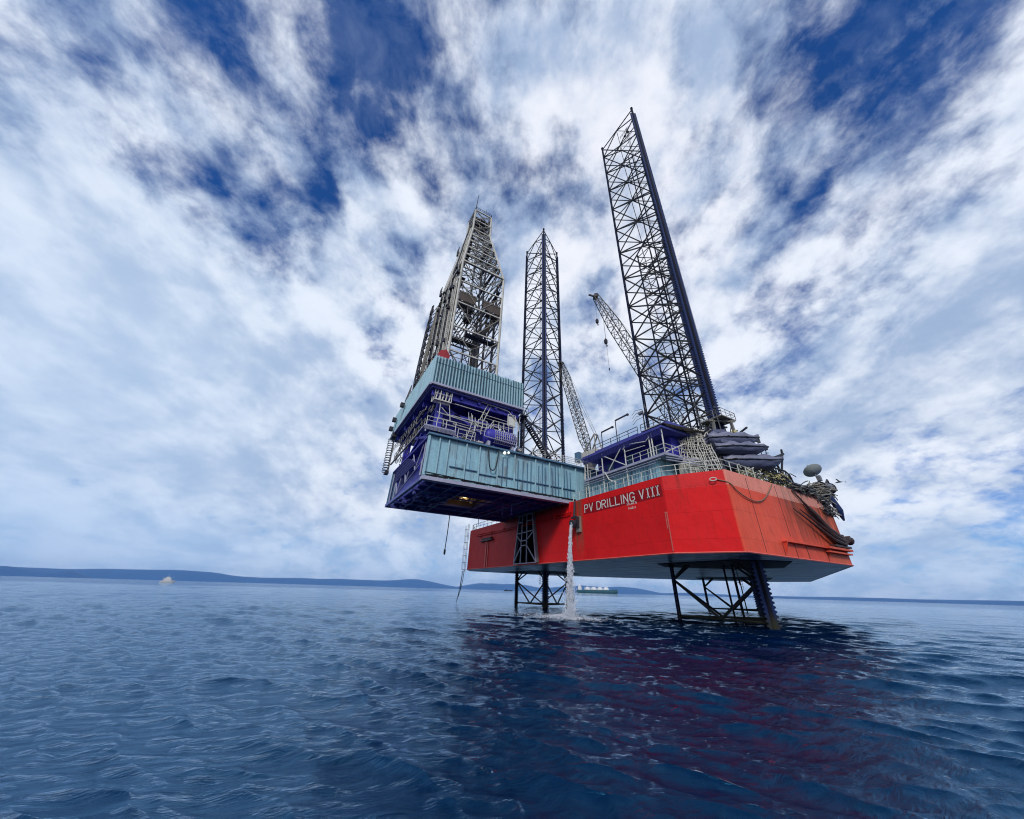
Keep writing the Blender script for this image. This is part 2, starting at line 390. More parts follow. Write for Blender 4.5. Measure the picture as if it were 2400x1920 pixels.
# boarding ladder at the port stern corner (hangs below the hull)
b = MB(); lx, ly = -26.1, -.35
b.ladder((lx,ly,ZB-.5),(lx,ly,ZT+1.4),(1,0,0), .6, .4, .04)
for z in np.arange(ZB, ZT+1, 1.3):
    b.path([(lx-.32,ly,z),(lx-.4,ly-.45,z),(lx,ly-.75,z),(lx+.4,ly-.45,z),(lx+.32,ly,z)], .03, n=4)
for dx in (-.4,0,.4): b.tube((lx+dx,ly-.6,ZB),(lx+dx,ly-.6,ZT+1),.025,n=4)
b.build('boarding_ladder', M['white'], hull)
b = MB(); b.path([(-26.3,-.35,ZB),(-26.5,-.4,4.2),(-27.2,-.5,2.2),(-28.2,-.6,.6)], .06, n=5); b.path([(-27.2,-.35,ZB-.2),(-27.4,-.4,3.6),(-28.3,-.6,.2)], .04, n=5)
b.tube((-27.6,-.35,ZB-.25),(-25.9,-.35,ZB-.25),.05,n=5); b.ladder((-26.9,-.4,ZB-.3),(-27.6,-.5,1.6),(1,0,0),.35,.4,.03); b.build('rope_ladder', M['dark'], hull)

# lattice bracket bolted to the stern under the cantilever
br = thing('lattice_bracket', 'tapering dark lattice tower bracket bolted to the red stern under the cantilever', 'bracket', (-2,-.3,6.6))
b = MB(); yf = -.55
TL, TR, BL, BR = (-3.6,13.7), (.45,13.75), (-5.1,6.5), (1.65,6.5)
b.add([(TL[0],-.06,TL[1]),(TR[0],-.06,TR[1]),(BR[0],-.06,BR[1]),(BL[0],-.06,BL[1])],[(0,1,2,3),(3,2,1,0)]); b.build('back_plate', M['indigo'], br)
b = MB()
def lp(u, v): # u across 0..1, v up 0..1
    xl = BL[0]+(TL[0]-BL[0])*v; xr = BR[0]+(TR[0]-BR[0])*v
    return (xl+(xr-xl)*u, yf, BL[1]+(TL[1]-BL[1])*v)
for (a, c) in (((0,0),(0,1)),((1,0),(1,1)),((0,0),(1,0)),((0,1),(1,1)),((.32,0),(.27,1)),((.6,0),(.6,1)),((0,.03),(.32,.36)),((.98,.03),(.6,.36)),((.32,.36),(.6,.36)),((.3,.46),(.6,.46)),((0,.58),(.3,.44)),((1,.62),(.6,.46)),((0,.62),(1,.64)),((0,.86),(.3,.86)),((.6,.86),(1,.86))):
    b.beam(lp(*a), lp(*c), .14)
b.build('lattice_frame', M['lilac'], br)
b = MB(); b.add([lp(1,0),(BR[0]+.05,-.01,BR[1]),(TR[0]+.05,-.01,TR[1]),lp(1,1)],[(0,1,2,3),(3,2,1,0)]); b.cut(); b.add([lp(0,0),(BL[0],-.01,BL[1]),(TL[0],-.01,TL[1]),lp(0,1)],[(0,1,2,3),(3,2,1,0)]); b.build_each('side_plate', M['grey'], br)

# ================================================================== LEGS
BAY, ZH0, NB, ZTOP = 8.12, .5, 14, 114.6
def make_leg(lx, ly, label):
    t = thing('rig_leg', label, 'lattice leg', (lx,ly,0), 'lattice legs of the rig')
    cs = []
    for a in (90, 210, 330):
        a = math.radians(a); cs.append((lx+RC*math.cos(a), ly+RC*math.sin(a), a))
    for cx, cy, a in cs:
        b = MB(); b.tube((cx,cy,-3),(cx,cy,ZTOP),.26,n=10); b.lathe([(.34,0),(.34,.5),(.1,.6)],(cx,cy,ZTOP),n=8)
        c = b.build('chord', M['navy_leg'], t)
        tx, ty = -math.sin(a), math.cos(a); nx, ny = math.cos(a)*.09, math.sin(a)*.09
        b = MB()
        zt = 66 ; z = -2.; p = .42; prof = []
        # toothed rack plate (solid part up to the smooth top)
        for sgn in (-1, 1):
            vsl = []; z = -2.
            while z < 112:
                for dz, w in ((0,.50),(.10,.72),(.22,.72),(.34,.50)): vsl.append((z+dz, w))
                z += p
            o = len(b.v); kk = len(vsl); vv = []
            for zz, w in vsl:
                vv += [(cx+tx*sgn*w+nx, cy+ty*sgn*w+ny, zz), (cx+tx*sgn*w-nx, cy+ty*sgn*w-ny, zz), (cx+tx*sgn*.2+nx, cy+ty*sgn*.2+ny, zz), (cx+tx*sgn*.2-nx, cy+ty*sgn*.2-ny, zz)]
            ff = []
            for i in range(kk-1):
                q = i*4; ff += [(q,q+1,q+5,q+4),(q,q+4,q+6,q+2),(q+1,q+3,q+7,q+5)]
            b.add(vv, ff)
        r = b.build('rack', M['rack'], c)
    h = MB(); d = MB(); r1, r2 = .125, .15
    P = [(c[0],c[1]) for c in cs]
    mid = [((P[i][0]+P[(i+1)%3][0])/2, (P[i][1]+P[(i+1)%3][1])/2) for i in range(3)]
    for k in range(NB+1):
        z = ZH0 + BAY*k
        for i in range(3):
            a, c = P[i], P[(i+1)%3]; m = mid[i]
            h.tube((*a,z),(*c,z),r1)
            h.tube((*m,z),(*mid[(i+1)%3],z),.08,n=5)
            for e in (a, c):
                if k < NB: d.tube((*m,z),(*e,z+BAY/2),r2)
                d.tube((*m,z),(*e,z-BAY/2),r2) if k > 0 else None
        h.cut(); d.cut()
    for i in range(3): h.tube((*P[i],ZTOP-.3),(*P[(i+1)%3],ZTOP-.3),r1)
    h.build_each('horizontal_brace', M['brace'], t); d.build_each('diagonal_brace', M['brace'], t)
    b = MB()
    for dx, dy, r in ((-.7,.6,.12),(.3,.9,.12)):
        b.tube((lx+dx,ly+dy,-1),(lx+dx,ly+dy,106),r,n=6); b.cut()
    b.build_each('raw_water_pipe', M['navy_leg'], t)
    b = MB(); b.ladder((lx+2.4,ly-2.4,4),(lx+2.4,ly-2.4,112),(1,0,0),.5,.45,.035)
    b.build('leg_ladder', M['navy_leg'], t)
    return t
leg0 = make_leg(*LEGS[0], 'tallest looking dark lattice leg with toothed blue-black chord, rising behind the deck house')
l1 = copy_tree(leg0, (*LEGS[1],0)); l1['label'] = 'dark triangular lattice leg standing between the derrick and the small lattice crane'
l2 = copy_tree(leg0, (*LEGS[2],0)); l2['label'] = 'bow lattice leg seen through the bigger lattice leg in front of it'
# light box near the top of the near leg
b = MB(); b.box((22.9,12.0,106.2),(23.4,12.4,106.7)); b.box((24.0,12.0,106.2),(24.4,12.4,106.8)); b.rail([(22.2,11.6,106.1),(25,11.6,106.1)],1.1,.7,.04); b.beam((22.2,12.9,106.1),(25,12.9,106.1),.1)
b.build('light_platform', M['navy_leg'], leg0)

# jacking towers: one per chord, paired plates carrying rows of pinion motors
def make_jack(lx, ly, label):
    t = thing('jacking_house', label, 'jacking house', (lx,ly,ZT), 'jacking houses round the legs')
    for a in (90, 210, 330):
        ar = math.radians(a); cx, cy = lx+RC*math.cos(ar), ly+RC*math.sin(ar)
        tx, ty = -math.sin(ar), math.cos(ar); nx, ny = math.cos(ar), math.sin(ar)
        def q(u, w, z): return (cx+tx*u+nx*w, cy+ty*u+ny*w, z)
        b = MB()
        for s in (-1, 1):
            for w in (-.9, .9): b.beam(q(s*1.9,w,ZT),q(s*1.15,w,23.2),.3)
            for z in np.arange(15, 23, 1.35): b.beam(q(s*1.75,-.9,z),q(s*1.75,.9,z),.16); b.beam(q(s*1.75,-.9,z),q(s*1.3,.9,z+1.2),.1)
        for w in (-.95,.95):
            for z in (15.4,18,20.6,23): b.beam(q(-1.7,w,z),q(1.7,w,z),.2)
            b.beam(q(-1.7,w,15.4),q(1.7,w,18),.12); b.beam(q(1.7,w,18),q(-1.7,w,20.6),.12)
        b.build('jack_frame', M['cream_d'], t)
        b = MB()
        for s in (-1, 1):
            for k in range(6):
                z = 15.2+k*1.25
                for w in (-1, 1): b.lathe([(.36,0),(.36,.5),(.22,.55),(.22,.95),(.1,1.)], q(s*1.25,w*.25,z), (nx*w,ny*w,0), 8); b.cut()
        b.build_each('pinion_motor', M['yellow'], t)
        b = MB(); b.box((cx-1.6,cy-1.6,23.25),(cx+1.6,cy+1.6,23.4)); b.rail([(cx-1.6,cy-1.6,23.4),(cx+1.6,cy-1.6,23.4),(cx+1.6,cy+1.6,23.4),(cx-1.6,cy+1.6,23.4)],1.0,1.0,.04,close=True)
        b.build('top_platform', M['cream_d'], t)
    # tie frames between the towers and pipe clutter
    b = MB(); rr = random.Random(5); P = [(lx+RC*math.cos(math.radians(a)), ly+RC*math.sin(math.radians(a))) for a in (90,210,330)]
    for i in range(3):
        a, c = P[i], P[(i+1)%3]
        for z in (17.5, 20.6): b.beam((*a,z),(*c,z),.22)
        for k in range(10):
            u, v = rr.random(), rr.random(); o = 1.3*(rr.random()-.3)
            p0 = (a[0]+(c[0]-a[0])*u, a[1]+(c[1]-a[1])*u-o, ZT+rr.random()*5); p1 = (a[0]+(c[0]-a[0])*v, a[1]+(c[1]-a[1])*v-o, ZT+1+rr.random()*6)
            b.tube(p0, p1, .05+.05*rr.random(), n=5)
    b.build('tie_frame', M['cream_d'], t)
    return t
jk = make_jack(*LEGS[0], 'cream latticed jacking house with rows of yellowish motors around the biggest leg')
for i, lb in ((1,'cream jacking house round the foot of the leg beside the derrick'),(2,'jacking house at the foot of the bow leg, mostly hidden behind the nearer jacking house')):
    c = copy_tree(jk, (*LEGS[i],ZT)); c['label'] = lb

# ================================================================== CANTILEVER
cant = thing('cantilever_beam', 'teal box cantilever jutting out over the red stern with indigo underside', 'cantilever', (0,-10,ZCB))
YI = 26.
b = MB()
b.box((XC1-.12,YT,ZCB),(XC1,YI,ZCT)); b.build('side_wall', M['teal'], cant)
b = MB()
for y in (-20.0,-18.8,-16.4,-14.5,-11.8,-9.2,-5.8,-3.4,-1.2,1.4): b.box((XC1+.003,y,ZCB+.12),(XC1+.30,y+.16,ZCT-.1)); b.cut()
b.box((XC1+.003,YT,ZCB+.12),(XC1+.34,YT+.24,ZCT-.1))
b.build_each('web_stiffener', M['teal2'], cant)
b = MB()
rr = random.Random(11)
ys = [-10.9,-10.2,-8.5,-7.7,-7.0,-6.4,-5.1,-4.5,-4.0,-2.8,-2.2,-1.7,-.6,-.1,.5]
for y in ys: b.box((XC1+.003,y,ZCB+.3+.3*rr.random()),(XC1+.14,y+.07,ZCT-.5-.5*rr.random())); b.cut()
for y in (-17.5,-15.6,-13.2): b.box((XC1+.003,y,ZCB+1.9),(XC1+.03,y+.04,ZCT-.5)); b.cut()
b.box((XC1+.003,-18.25,15.85),(XC1+.2,-14.55,15.95)); b.cut(); b.box((XC1+.003,-14.3,15.6),(XC1+.2,-11.85,15.7)); b.cut(); b.box((XC1+.003,-11.6,15.8),(XC1+.2,1.3,15.9))
b.build_each('panel_rib', M['teal_dark'], cant)
b = MB(); b.box((XC1-.4,YT-.05,ZCB-.42),(XC1+.5,YI,ZCB)); b.build('bottom_flange', M['lilac'], cant)
b = MB(); b.box((XC1-.5,YT-.1,ZCT),(XC1+.55,YI,ZCT+.22)); b.build('top_flange', M['teal_dark'], cant)
b = MB()
for k in range(70):
    y = -21+rr.random()*22; b.tube((XC1+.33,y,ZCB+.12+.18*rr.random()),(XC1+.36,y+.5+rr.random(),ZCB+.12+.2*rr.random()),.05+.05*rr.random(),n=5)
b.path([(XC1+.4,-21.2,ZCB+.45),(XC1+.4,-14,ZCB+.25),(XC1+.4,-8,ZCB+.22),(XC1+.4,1,ZCB+.2)],.07,n=6)
b.build('cable_tray', M['black'], cant)
b = MB(); b.box((XC0,YT,ZCB),(XC0+.12,YI,ZCT)); b.build('far_side_wall', M['teal_dark'], cant)
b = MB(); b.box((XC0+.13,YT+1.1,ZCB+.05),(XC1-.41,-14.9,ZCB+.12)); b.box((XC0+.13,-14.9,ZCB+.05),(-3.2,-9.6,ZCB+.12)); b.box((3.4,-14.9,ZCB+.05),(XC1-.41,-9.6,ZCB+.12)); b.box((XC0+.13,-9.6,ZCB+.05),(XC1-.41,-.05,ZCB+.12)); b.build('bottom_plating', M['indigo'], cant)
b = MB()
for y in (-19.4,-17.1,-15.1,-9.4,-7.0,-4.6,-2.2): b.box((XC0+.2,y,ZCB-.34),(XC1-.45,y+.22,ZCB+.04))
for x in (-6.4,-3.4,3.4,6.3): b.box((x,YT+.3,ZCB-.30),(x+.25,-.1,ZCB+.045))
b.box((XC0-.35,YT-.06,ZCB-.45),(XC0+.3,YI,ZCB-.004))
b.box((XC0+.3,YT-.05,ZCB-.42),(XC1-.405,YT+.35,ZCB-.003))
b.build('bottom_girder', M['indigo2'], cant)
# cellar deck opening with well gear
b = MB(); b.box((-3.1,-14.8,15.6),(3.3,-9.7,15.7)); b.box((-3.15,-14.85,ZCB),(-3.05,-9.65,15.7)); b.box((3.3,-14.85,ZCB),(3.38,-9.65,15.7)); b.box((-3.1,-14.88,ZCB),(3.3,-14.8,15.7)); b.box((-3.1,-9.68,ZCB),(3.3,-9.6,15.7)); b.build('cellar_recess', M['brown'], cant)
b = MB(); rr2 = random.Random(21)
for k in range(34):
    x, y = -2.5+5.2*rr2.random(), -14.3+4.2*rr2.random(); z = ZCB-.1+1.2*rr2.random()
    if k%3: b.tube((x,y,z),(x+1.6*(rr2.random()-.5),y+1.6*(rr2.random()-.5),z+.3*rr2.random()),.06+.08*rr2.random(),n=6)
    else: b.lathe([(.2,0),(.3,.1),(.3,.5),(.2,.6)],(x,y,z),(rr2.random()-.5,rr2.random()-.5,1),8)
b.build('well_gear', M['cream_d'], cant)
b = MB()
for k in range(46):
    x, y = -8.6+11*rr2.random(), -20.6+5.5*rr2.random(); z = ZCB-.42-.5*rr2.random()
    q = rr2.random()
    if q < .5: b.tube((x,y,z),(x+2.2*rr2.random(),y+.3*rr2.random(),z),.05+.07*rr2.random(),n=6)
    else: b.box((x,y,z),(x+.3+.8*rr2.random(),y+.2+.4*rr2.random(),z+.4))
for x, y in ((5.2,-8.4),(6.3,-7.6),(-6,-7)): b.tube((x,y,ZCB-2.4),(x,y,ZCB+.0),.05,n=6)
b.path([(-9,-19,ZCB-.55),(2,-19.2,ZCB-.55),(3,-16,ZCB-.55),(3,-3,ZCB-.6)],.1,n=6); b.path([(-9,-6,ZCB-.5),(8,-6.2,ZCB-.5)],.12,n=6)
b.build('underside_pipe', M['indigo2'], cant)
b = MB(); b.lathe([(.12,0),(.34,.1),(.34,.28),(.05,.3)],(.6,-12.4,ZCB+.3),(0,0,1),12); b.lathe([(.08,0),(.2,.08),(.2,.2),(.05,.22)],(-.4,-11.6,ZCB+.5),(0,0,1),10); b.build('cellar_lamp', M['lamp'], cant)
lp_ = bpy.data.lights.new('cellar_light','POINT'); lp_.energy = 70; lp_.color = (1,.66,.28); lp_.shadow_soft_size = .5
lo = bpy.data.objects.new('cellar_light', lp_); lo.location = (.3,-12.2,ZCB+.0); COL.objects.link(lo); lo.parent = cant; lo.matrix_parent_inverse = Matrix.Translation(-cant.location)
# open stern end: frame and braces
b = MB(); b.box((XC0+.13,YT+1.05,ZCB+.13),(XC1-.13,YT+1.15,ZCT-.01)); b.build('end_shade_sheet', M['indigo'], cant)  # dark sheet standing in for the shaded interior of the open end
b = MB()
for a, c in (((8.6,14.4),(8.0,19.2)),((7.6,14.3),(7.4,19.2)),((8.6,16.8),(-6,14.6)),((4,16.2),(6.6,19)),((4,16.2),(1.8,19)),((-.4,15.5),(1.6,18.4)),((-.4,15.5),(-2.4,18.6)),((-5,14.8),(-3,18)),((-5,14.8),(-7.4,18)),((-9.6,14.3),(-9.6,19.2)),((-6.9,14.3),(-6.9,19.2))):
    b.tube((a[0],YT+.3,a[1]),(c[0],YT+.3,c[1]),.09,n=6); b.cut()
b.box((7.55,YT+.1,14.6),(7.95,YT+.2,16.6))
b.build_each('end_brace', M['lilac'], cant)
b = MB()
for k in range(9): b.box((-8,YT+.1,17.0+k*.28),(4.5-k*.7,YT+.55,17.07+k*.28))
b.build('end_louvre', M['indigo2'], cant)
# cantilever deck
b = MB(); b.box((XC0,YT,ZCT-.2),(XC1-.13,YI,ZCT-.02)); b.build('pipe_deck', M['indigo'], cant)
b = MB(); b.rail([(XC1+.4,-6.4,ZCT+.22),(XC1+.4,2.4,ZCT+.22)],1.15,1.1,.045); b.cut(); b.rail([(XC1-1.2,-4.5,ZCT+.5),(XC1-1.2,4,ZCT+.5)],1.3,1.0,.045); b.cut()
b.rail([(XC1+.4,-22,ZCT+1.2),(XC1+.4,-18.2,ZCT+1.2)],1.1,1.2,.05)
b.build_each('guard_rail', M['white'], cant)
# raised walkway platforms (outboard of the wall)
b = MB(); b.box((XC1-2.5,-22.2,ZCT+1.0),(XC1+.5,-18.1,ZCT+1.15))
for k in range(4): b.tube((XC1+.5,-22.2,ZCT+.55+.13*k),(XC1+.5,-18.1,ZCT+.5+.13*k),.04,n=5)
b.beam((XC1+.4,-22.0,ZCT+.22),(XC1+.4,-22.0,ZCT+1),.14); b.beam((XC1+.4,-18.3,ZCT+.22),(XC1+.4,-18.3,ZCT+1),.14)
b.build('walkway', M['lilac'], cant)
b = MB(); rr3 = random.Random(31)
for k in range(16):
    y = -17.6+1.06*k+.3*rr3.random(); x = XC1-.5-1.3*rr3.random(); z = ZCT+.23; w_, l_, h_ = .3+.4*rr3.random(), .35+.5*rr3.random(), .4+.8*rr3.random()
    mt = thing('winch', 'small dark winch among the row of winches along the cantilever deck edge', 'winch', (x,y,z), 'winches along the cantilever deck edge')
    b = MB(); b.box((x-w_,y-l_/2,z),(x+w_,y+l_/2,z+h_*.6)); b.build('winch_bed', M['dark'], mt)
    b = MB(); b.lathe([(.1,0),(h_*.45,.05),(h_*.3,.1),(h_*.3,l_*.8),(h_*.45,l_*.85),(.1,l_*.9)],(x,y-l_*.45,z+h_*.75),(0,1,0),10); b.build('drum', M['grey'] if k%3 else M['white'], mt)
b = MB(); b.lathe([(.16,0),(.2,.05),(.2,.12),(.02,.14)],(XC1+.45,-10.9,19.05),(1,0,-.4),10); b.cut(); b.lathe([(.12,0),(.16,.05),(.16,.1),(.02,.12)],(XC1+.45,-10.3,19.2),(1,0,-.4),10); b.build_each('flood_lamp', M['lampw'], cant)

# hose draped on the cantilever side
b = MB(); pts = []
for i in range(25):
    t = i/24; y = -13.3+1.55*t; z = 19.3-2.95*(1-abs(2*t-1)**3.2); pts.append((XC1+.42,y,z))
b.path(pts,.075,n=8); tag(b.build('hanging_hose', M['black'], None, True), 'black rubber hose hanging in a U loop on the teal cantilever wall', 'hose')
b = MB(); b.path([(-6.2,-12,13.7),(-6.22,-12,10.5),(-6.3,-12.05,8.0)],.07,n=6); b.lathe([(.05,0),(.16,.2),(.16,.7),(.05,.9)],(-6.3,-12.05,7.2),n=8)
tag(b.build('hanging_cable', M['black']), 'single dark cable hanging straight down from the cantilever underside', 'cable')

# ================================================================== DRILL FLOOR
XD1, XD0, YD0, YD1, ZDB, ZDT = 10.03, -13.5, -22.3, -8.5, 25.97, 30.6
df = thing('drill_floor', 'raised drill floor boxed in by corrugated pale teal wind walls above the cantilever', 'drill floor', (0,-15,ZCT))
def corr(a, c, z0, z1, nrm, n, dpt=.13):
    b = MB(); a = Vector((*a,0)); c = Vector((*c,0)); nn = Vector((*nrm,0)); pr = []
    for i in range(n):
        for u, o in ((0,0),(.36,0),(.5,1),(.86,1)): pr.append(a.lerp(c,(i+u)/n)+nn*(o*dpt))
    pr.append(c)
    k = len(pr); vs = [(p.x,p.y,z0) for p in pr]+[(p.x,p.y,z1) for p in pr]
    b.add(vs, [(i,i+1,k+i+1,k+i) for i in range(k-1)]); return b
def batt(b):
    rb = random.Random(15)
    for i in range(32):
        y = YD0+.05+(YD1-YD0-.1)*i/31+.05*rb.random(); b.m = 1; b.box((XD1+.08,y-.05,ZDB+.4),(XD1+.2,y+.045,ZDT-.02-.25*(rb.random()<.2)))
    b.box((XD1+.1,YD0,ZDT-1.12),(XD1+.17,YD1,ZDT-1.08)); b.m = 0
    return b
b = batt(corr((XD1,YD0),(XD1,YD1),ZDB+.35,ZDT,(1,0),31)); b.build('wind_wall', [M['teal2'], M['teal_deep']], df)
b = corr((XD1,YD0),(XD0,YD0),ZDB+.35,ZDT+.25,(0,-1),46); b.build('wind_wall', M['teal'], df)
b = corr((XD0,YD0),(XD0,YD1),ZDB+.35,ZDT,(-1,0),24); b.build('wind_wall', M['teal'], df)
b = MB(); b.box((XD1-.1,YD0-.1,ZDB+.05),(XD1+.3,YD1+.1,ZDB+.36)); b.box((XD0-.1,YD0-.32,ZDB+.05),(XD1-.11,YD0+.1,ZDB+.36)); b.build('floor_edge', M['lilac'], df)
b = MB(); b.box((XD0,YD0+.11,ZDB-.25),(XD1-.12,YD1,ZDB+.3)); b.build('floor_plating', M['indigo2'], df)
b = MB()
for y in (-20.6,-18,-15.4,-12.8,-10.2): b.box((XD0+.4,y,ZDB-.75),(XD1-.4,y+.3,ZDB-.254))
for x in (-10,-5,0,5,9.0): b.box((x,YD0+.4,ZDB-1.05),(x+.3,YD1-.2,ZDB-.26))
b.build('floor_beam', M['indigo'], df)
b = MB()   # substructure
for x in (-9,7.2):
    for y in (-20.6,-9.8): b.box((x,y,ZCT+.2),(x+.9,y+.9,ZDB-.7))
b.box((-8,-19.3,ZCT+.2),(5.6,-10,ZDB-1.1))
for y in (-20.2,-9.3): b.beam((7.6,y,ZCT+.6),(-8.6,y,ZDB-1),.35); b.beam((7.6,y,ZDB-1),(-8.6,y,ZCT+.6),.35)
b.beam((7.7,-20.2,ZDB-1.2),(7.7,-10,ZCT+.8),.3); b.beam((7.7,-20.2,ZDB-2.4),(7.7,-9.4,ZDB-2.4),.3)
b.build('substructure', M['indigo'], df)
b = MB()
def zz(pts, r=.055): b.path(pts, r, n=5)
zz([(9.6,-21.5,ZDB-.1),(9.6,-14.5,ZDB-.25),(9.6,-10.6,ZDB-.5),(9.6,-9.2,ZDB-1.6),(9.6,-8.7,ZDB-3.2)],.07)
zz([(9.4,-20.4,23.4),(9.4,-19.4,22.6),(9.4,-12,22.6)]); zz([(9.4,-20.9,22.6),(9.4,-12.6,22.0)]); zz([(9.2,-18.5,21.6),(9.2,-14.6,21.4)]); zz([(9.4,-21,24),(9.4,-19.4,24),(9.4,-19.0,21.8)])
zz([(9.4,-14.9,23.0),(9.4,-13.9,25.6),(9.4,-13.2,25.7)]); zz([(9.3,-14.3,23.0),(9.3,-13.3,25.6)])
zz([(9.5,-8.9,22.6),(9.5,-8.5,25.6),(9.5,-7.9,25.6)])
b.rail([(9.55,-15.6,20.9),(9.55,-13.6,20.9),(9.55,-12.8,22.3),(9.55,-9.6,22.3)],1.1,.8,.05)
b.rail([(9.75,-15.2,21.7),(9.75,-13.9,21.7)],1.2,.7,.05)
b.rail([(9.6,-17.8,19.7),(9.6,-15.4,19.7)],1.2,1.0,.045)
b.ladder((9.6,-16.3,19.6),(9.6,-15.6,22.6),(0,1,0),.7,.4,.04)
rp = random.Random(77)
for k in range(34):
    y0 = -21.5+11.5*rp.random(); z0 = 20+5.2*rp.random(); x0 = 8.2+1.2*rp.random(); L_ = .8+2.6*rp.random()
    if rp.random() < .55: b.tube((x0,y0,z0),(x0,min(y0+L_*1.6,-8.8),z0-.05*L_),.035+.02*rp.random(),n=5)
    else: b.tube((x0,y0,z0),(x0,y0+.1,max(19.6,z0-L_)),.035+.02*rp.random(),n=5)
b.box((9.35,-10.6,23.4),(9.45,-9.4,24.9))
for a, c in (((-10.6,23.2),(-9.4,23.2)),((-10.6,25),(-9.4,25)),((-10.6,23.2),(-10.6,25)),((-9.4,23.2),(-9.4,25))): b.tube((9.6,*a),(9.6,*c),.06,n=5)
b.build('pipework', M['white'], df)
b = MB(); b.box((8.6,-21.6,24.2),(9.7,-19.3,24.35)); b.rail([(9.7,-21.6,24.3),(9.7,-19.3,24.3)],1.6,.75,.06); b.rail([(9.7,-21.6,24.3),(8.4,-21.6,24.3)],1.6,.75,.06)
for k in range(5): b.tube((9.5,-21.4+.45*k,24.3),(9.5,-21.2+.45*k,25.7),.1,n=6)
b.build('hanging_basket', M['white'], df)
b = MB(); rr4 = random.Random(41)
for k in range(60):   # platform clutter towards the port stern corner
    x = -11+19*rr4.random(); y = -22+1.2*rr4.random(); z = 20.2+4*rr4.random()
    b.tube((x,y,z),(x+1.8*(rr4.random()-.2),y+.3*(rr4.random()-.5),z+1.4*(rr4.random()-.4)),.05+.04*rr4.random(),n=5)
b.rail([(8.6,-22,20.6),(-8,-22,20.6)],1.1,1.4,.05); b.rail([(4,-22.1,22.6),(-10,-22.1,22.6)],1.1,1.4,.045)
b.beam((8,-22,20.5),(-10,-22,20.5),.2); b.beam((6,-21.9,23.9),(-11,-21.6,21.2),.16)
b.build('stern_walkway', M['cream_d'], df)
b = MB(); b.ladder((-12.6,-22.4,19.2),(-13.4,-22.4,25.6),(1,0,0),1.0,.35,.07)
for k in range(14): b.path([(-13.2-.06*k,-22.4,19.3+.45*k),(-13.4-.06*k,-23.1,19.3+.45*k),(-12.6-.06*k,-23.3,19.3+.45*k),(-12.0-.06*k,-22.9,19.3+.45*k),(-12.1-.06*k,-22.4,19.3+.45*k)],.06,n=4)
b.box((-13.9,-23,25.4),(-12.2,-22.35,26.2)); b.box((-13.0,-22.9,18.8),(-11.9,-22.3,19.2)); b.v = [(x+2.4,y+.2,z) for x,y,z in b.v]; b.build('caged_ladder', M['dark'], df)
b = MB()
for x, z in ((-6.0,29.2),(-11,28.4),(-12.5,27.2)): b.box((x,YD0-.95,z),(x+.7,YD0-.3,z+.7)); b.cut()
b.build_each('junction_box', M['dark'], df)

# mud tank beside the drill floor
tk = thing('storage_tank', 'dark round horizontal tank under a curved white netted rail beside the cantilever deck', 'tank', (8.5,-11.5,20.4))
b = MB(); b.lathe([(.2,0),(.95,.15),(1.15,.5),(1.2,1.2),(1.2,3.8),(1.15,4.5),(.95,4.85),(.2,5)], (8.9,-14.0,21.1),(0,1,.02),18); b.build('tank_shell', M['indigo'], tk, True)
b = MB(); rr5 = random.Random(51)
for k in range(12): 
    y = -12.6+.3*k; b.path([(8.9+1.24*math.cos(t),y,21.1+1.24*math.sin(t)) for t in np.linspace(-.9,1.7,9)],.03,n=4)
for t in np.linspace(-.9,1.6,9): b.tube((8.9+1.25*math.cos(t),-12.7,21.1+1.25*math.sin(t)),(8.9+1.25*math.cos(t),-9.2,21.1+1.25*math.sin(t)),.03,n=4)
b.build('net', M['white'], tk)
b = MB(); b.box((8.0,-13.6,ZCT+.23),(9.8,-13.2,20.2)); b.box((8.0,-9.9,ZCT+.23),(9.8,-9.5,20.2)); b.path([(10.05,-14.3,20.6),(10.05,-9.4,20.35),(10.0,-8.2,19.7)],.07,n=5); b.path([(10.05,-14.3,20.6),(10.05,-14.2,21.6),(10.0,-13.6,22.2)],.06,n=5); b.build('saddle', M['lilac'], tk)

# stairway from drill floor down to the pipe deck
st = thing('stairway', 'steep dark metal stairway descending from the drill floor in front of the lattice leg', 'stairs', (9,-5.5,ZCT))
b = MB(); A, B_ = Vector((9.2,-7.9,25.4)), Vector((9.2,-3.2,19.7))
for dx in (-.5,.5): b.beam(A+Vector((dx,0,0)),B_+Vector((dx,0,0)),.12,.3)
b.build('stringer', M['dark'], st)
b = MB()
for i in range(22):
    p = A.lerp(B_,(i+.5)/22); b.box((p.x-.5,p.y-.14,p.z-.03),(p.x+.5,p.y+.14,p.z+.03))
b.build('tread', M['dark'], st)
b = MB()
for dx in (-.5,.5):
    b.tube(A+Vector((dx,0,1)),B_+Vector((dx,0,1)),.05,n=5)
    for i in range(7): p = A.lerp(B_,i/6)+Vector((dx,0,0)); b.tube(p,p+Vector((0,0,1)),.04,n=4)
b.build('handrail', M['dark'], st)
b = MB(); b.box((7.6,-8.6,25.2),(10.2,-7.6,25.35)); b.beam((9.6,-7.9,ZCT+.2),(9.6,-7.9,25.2),.2); b.beam((8,-7.9,ZCT+.2),(8,-7.9,25.2),.2); b.beam((8,-7.9,20),(9.6,-7.9,22.6),.1); b.beam((9.6,-7.9,22.6),(8,-7.9,25.2),.1); b.rail([(10.2,-8.6,25.35),(10.2,-7.6,25.35)],1.1,.8,.05); b.build('landing', M['dark'], st)

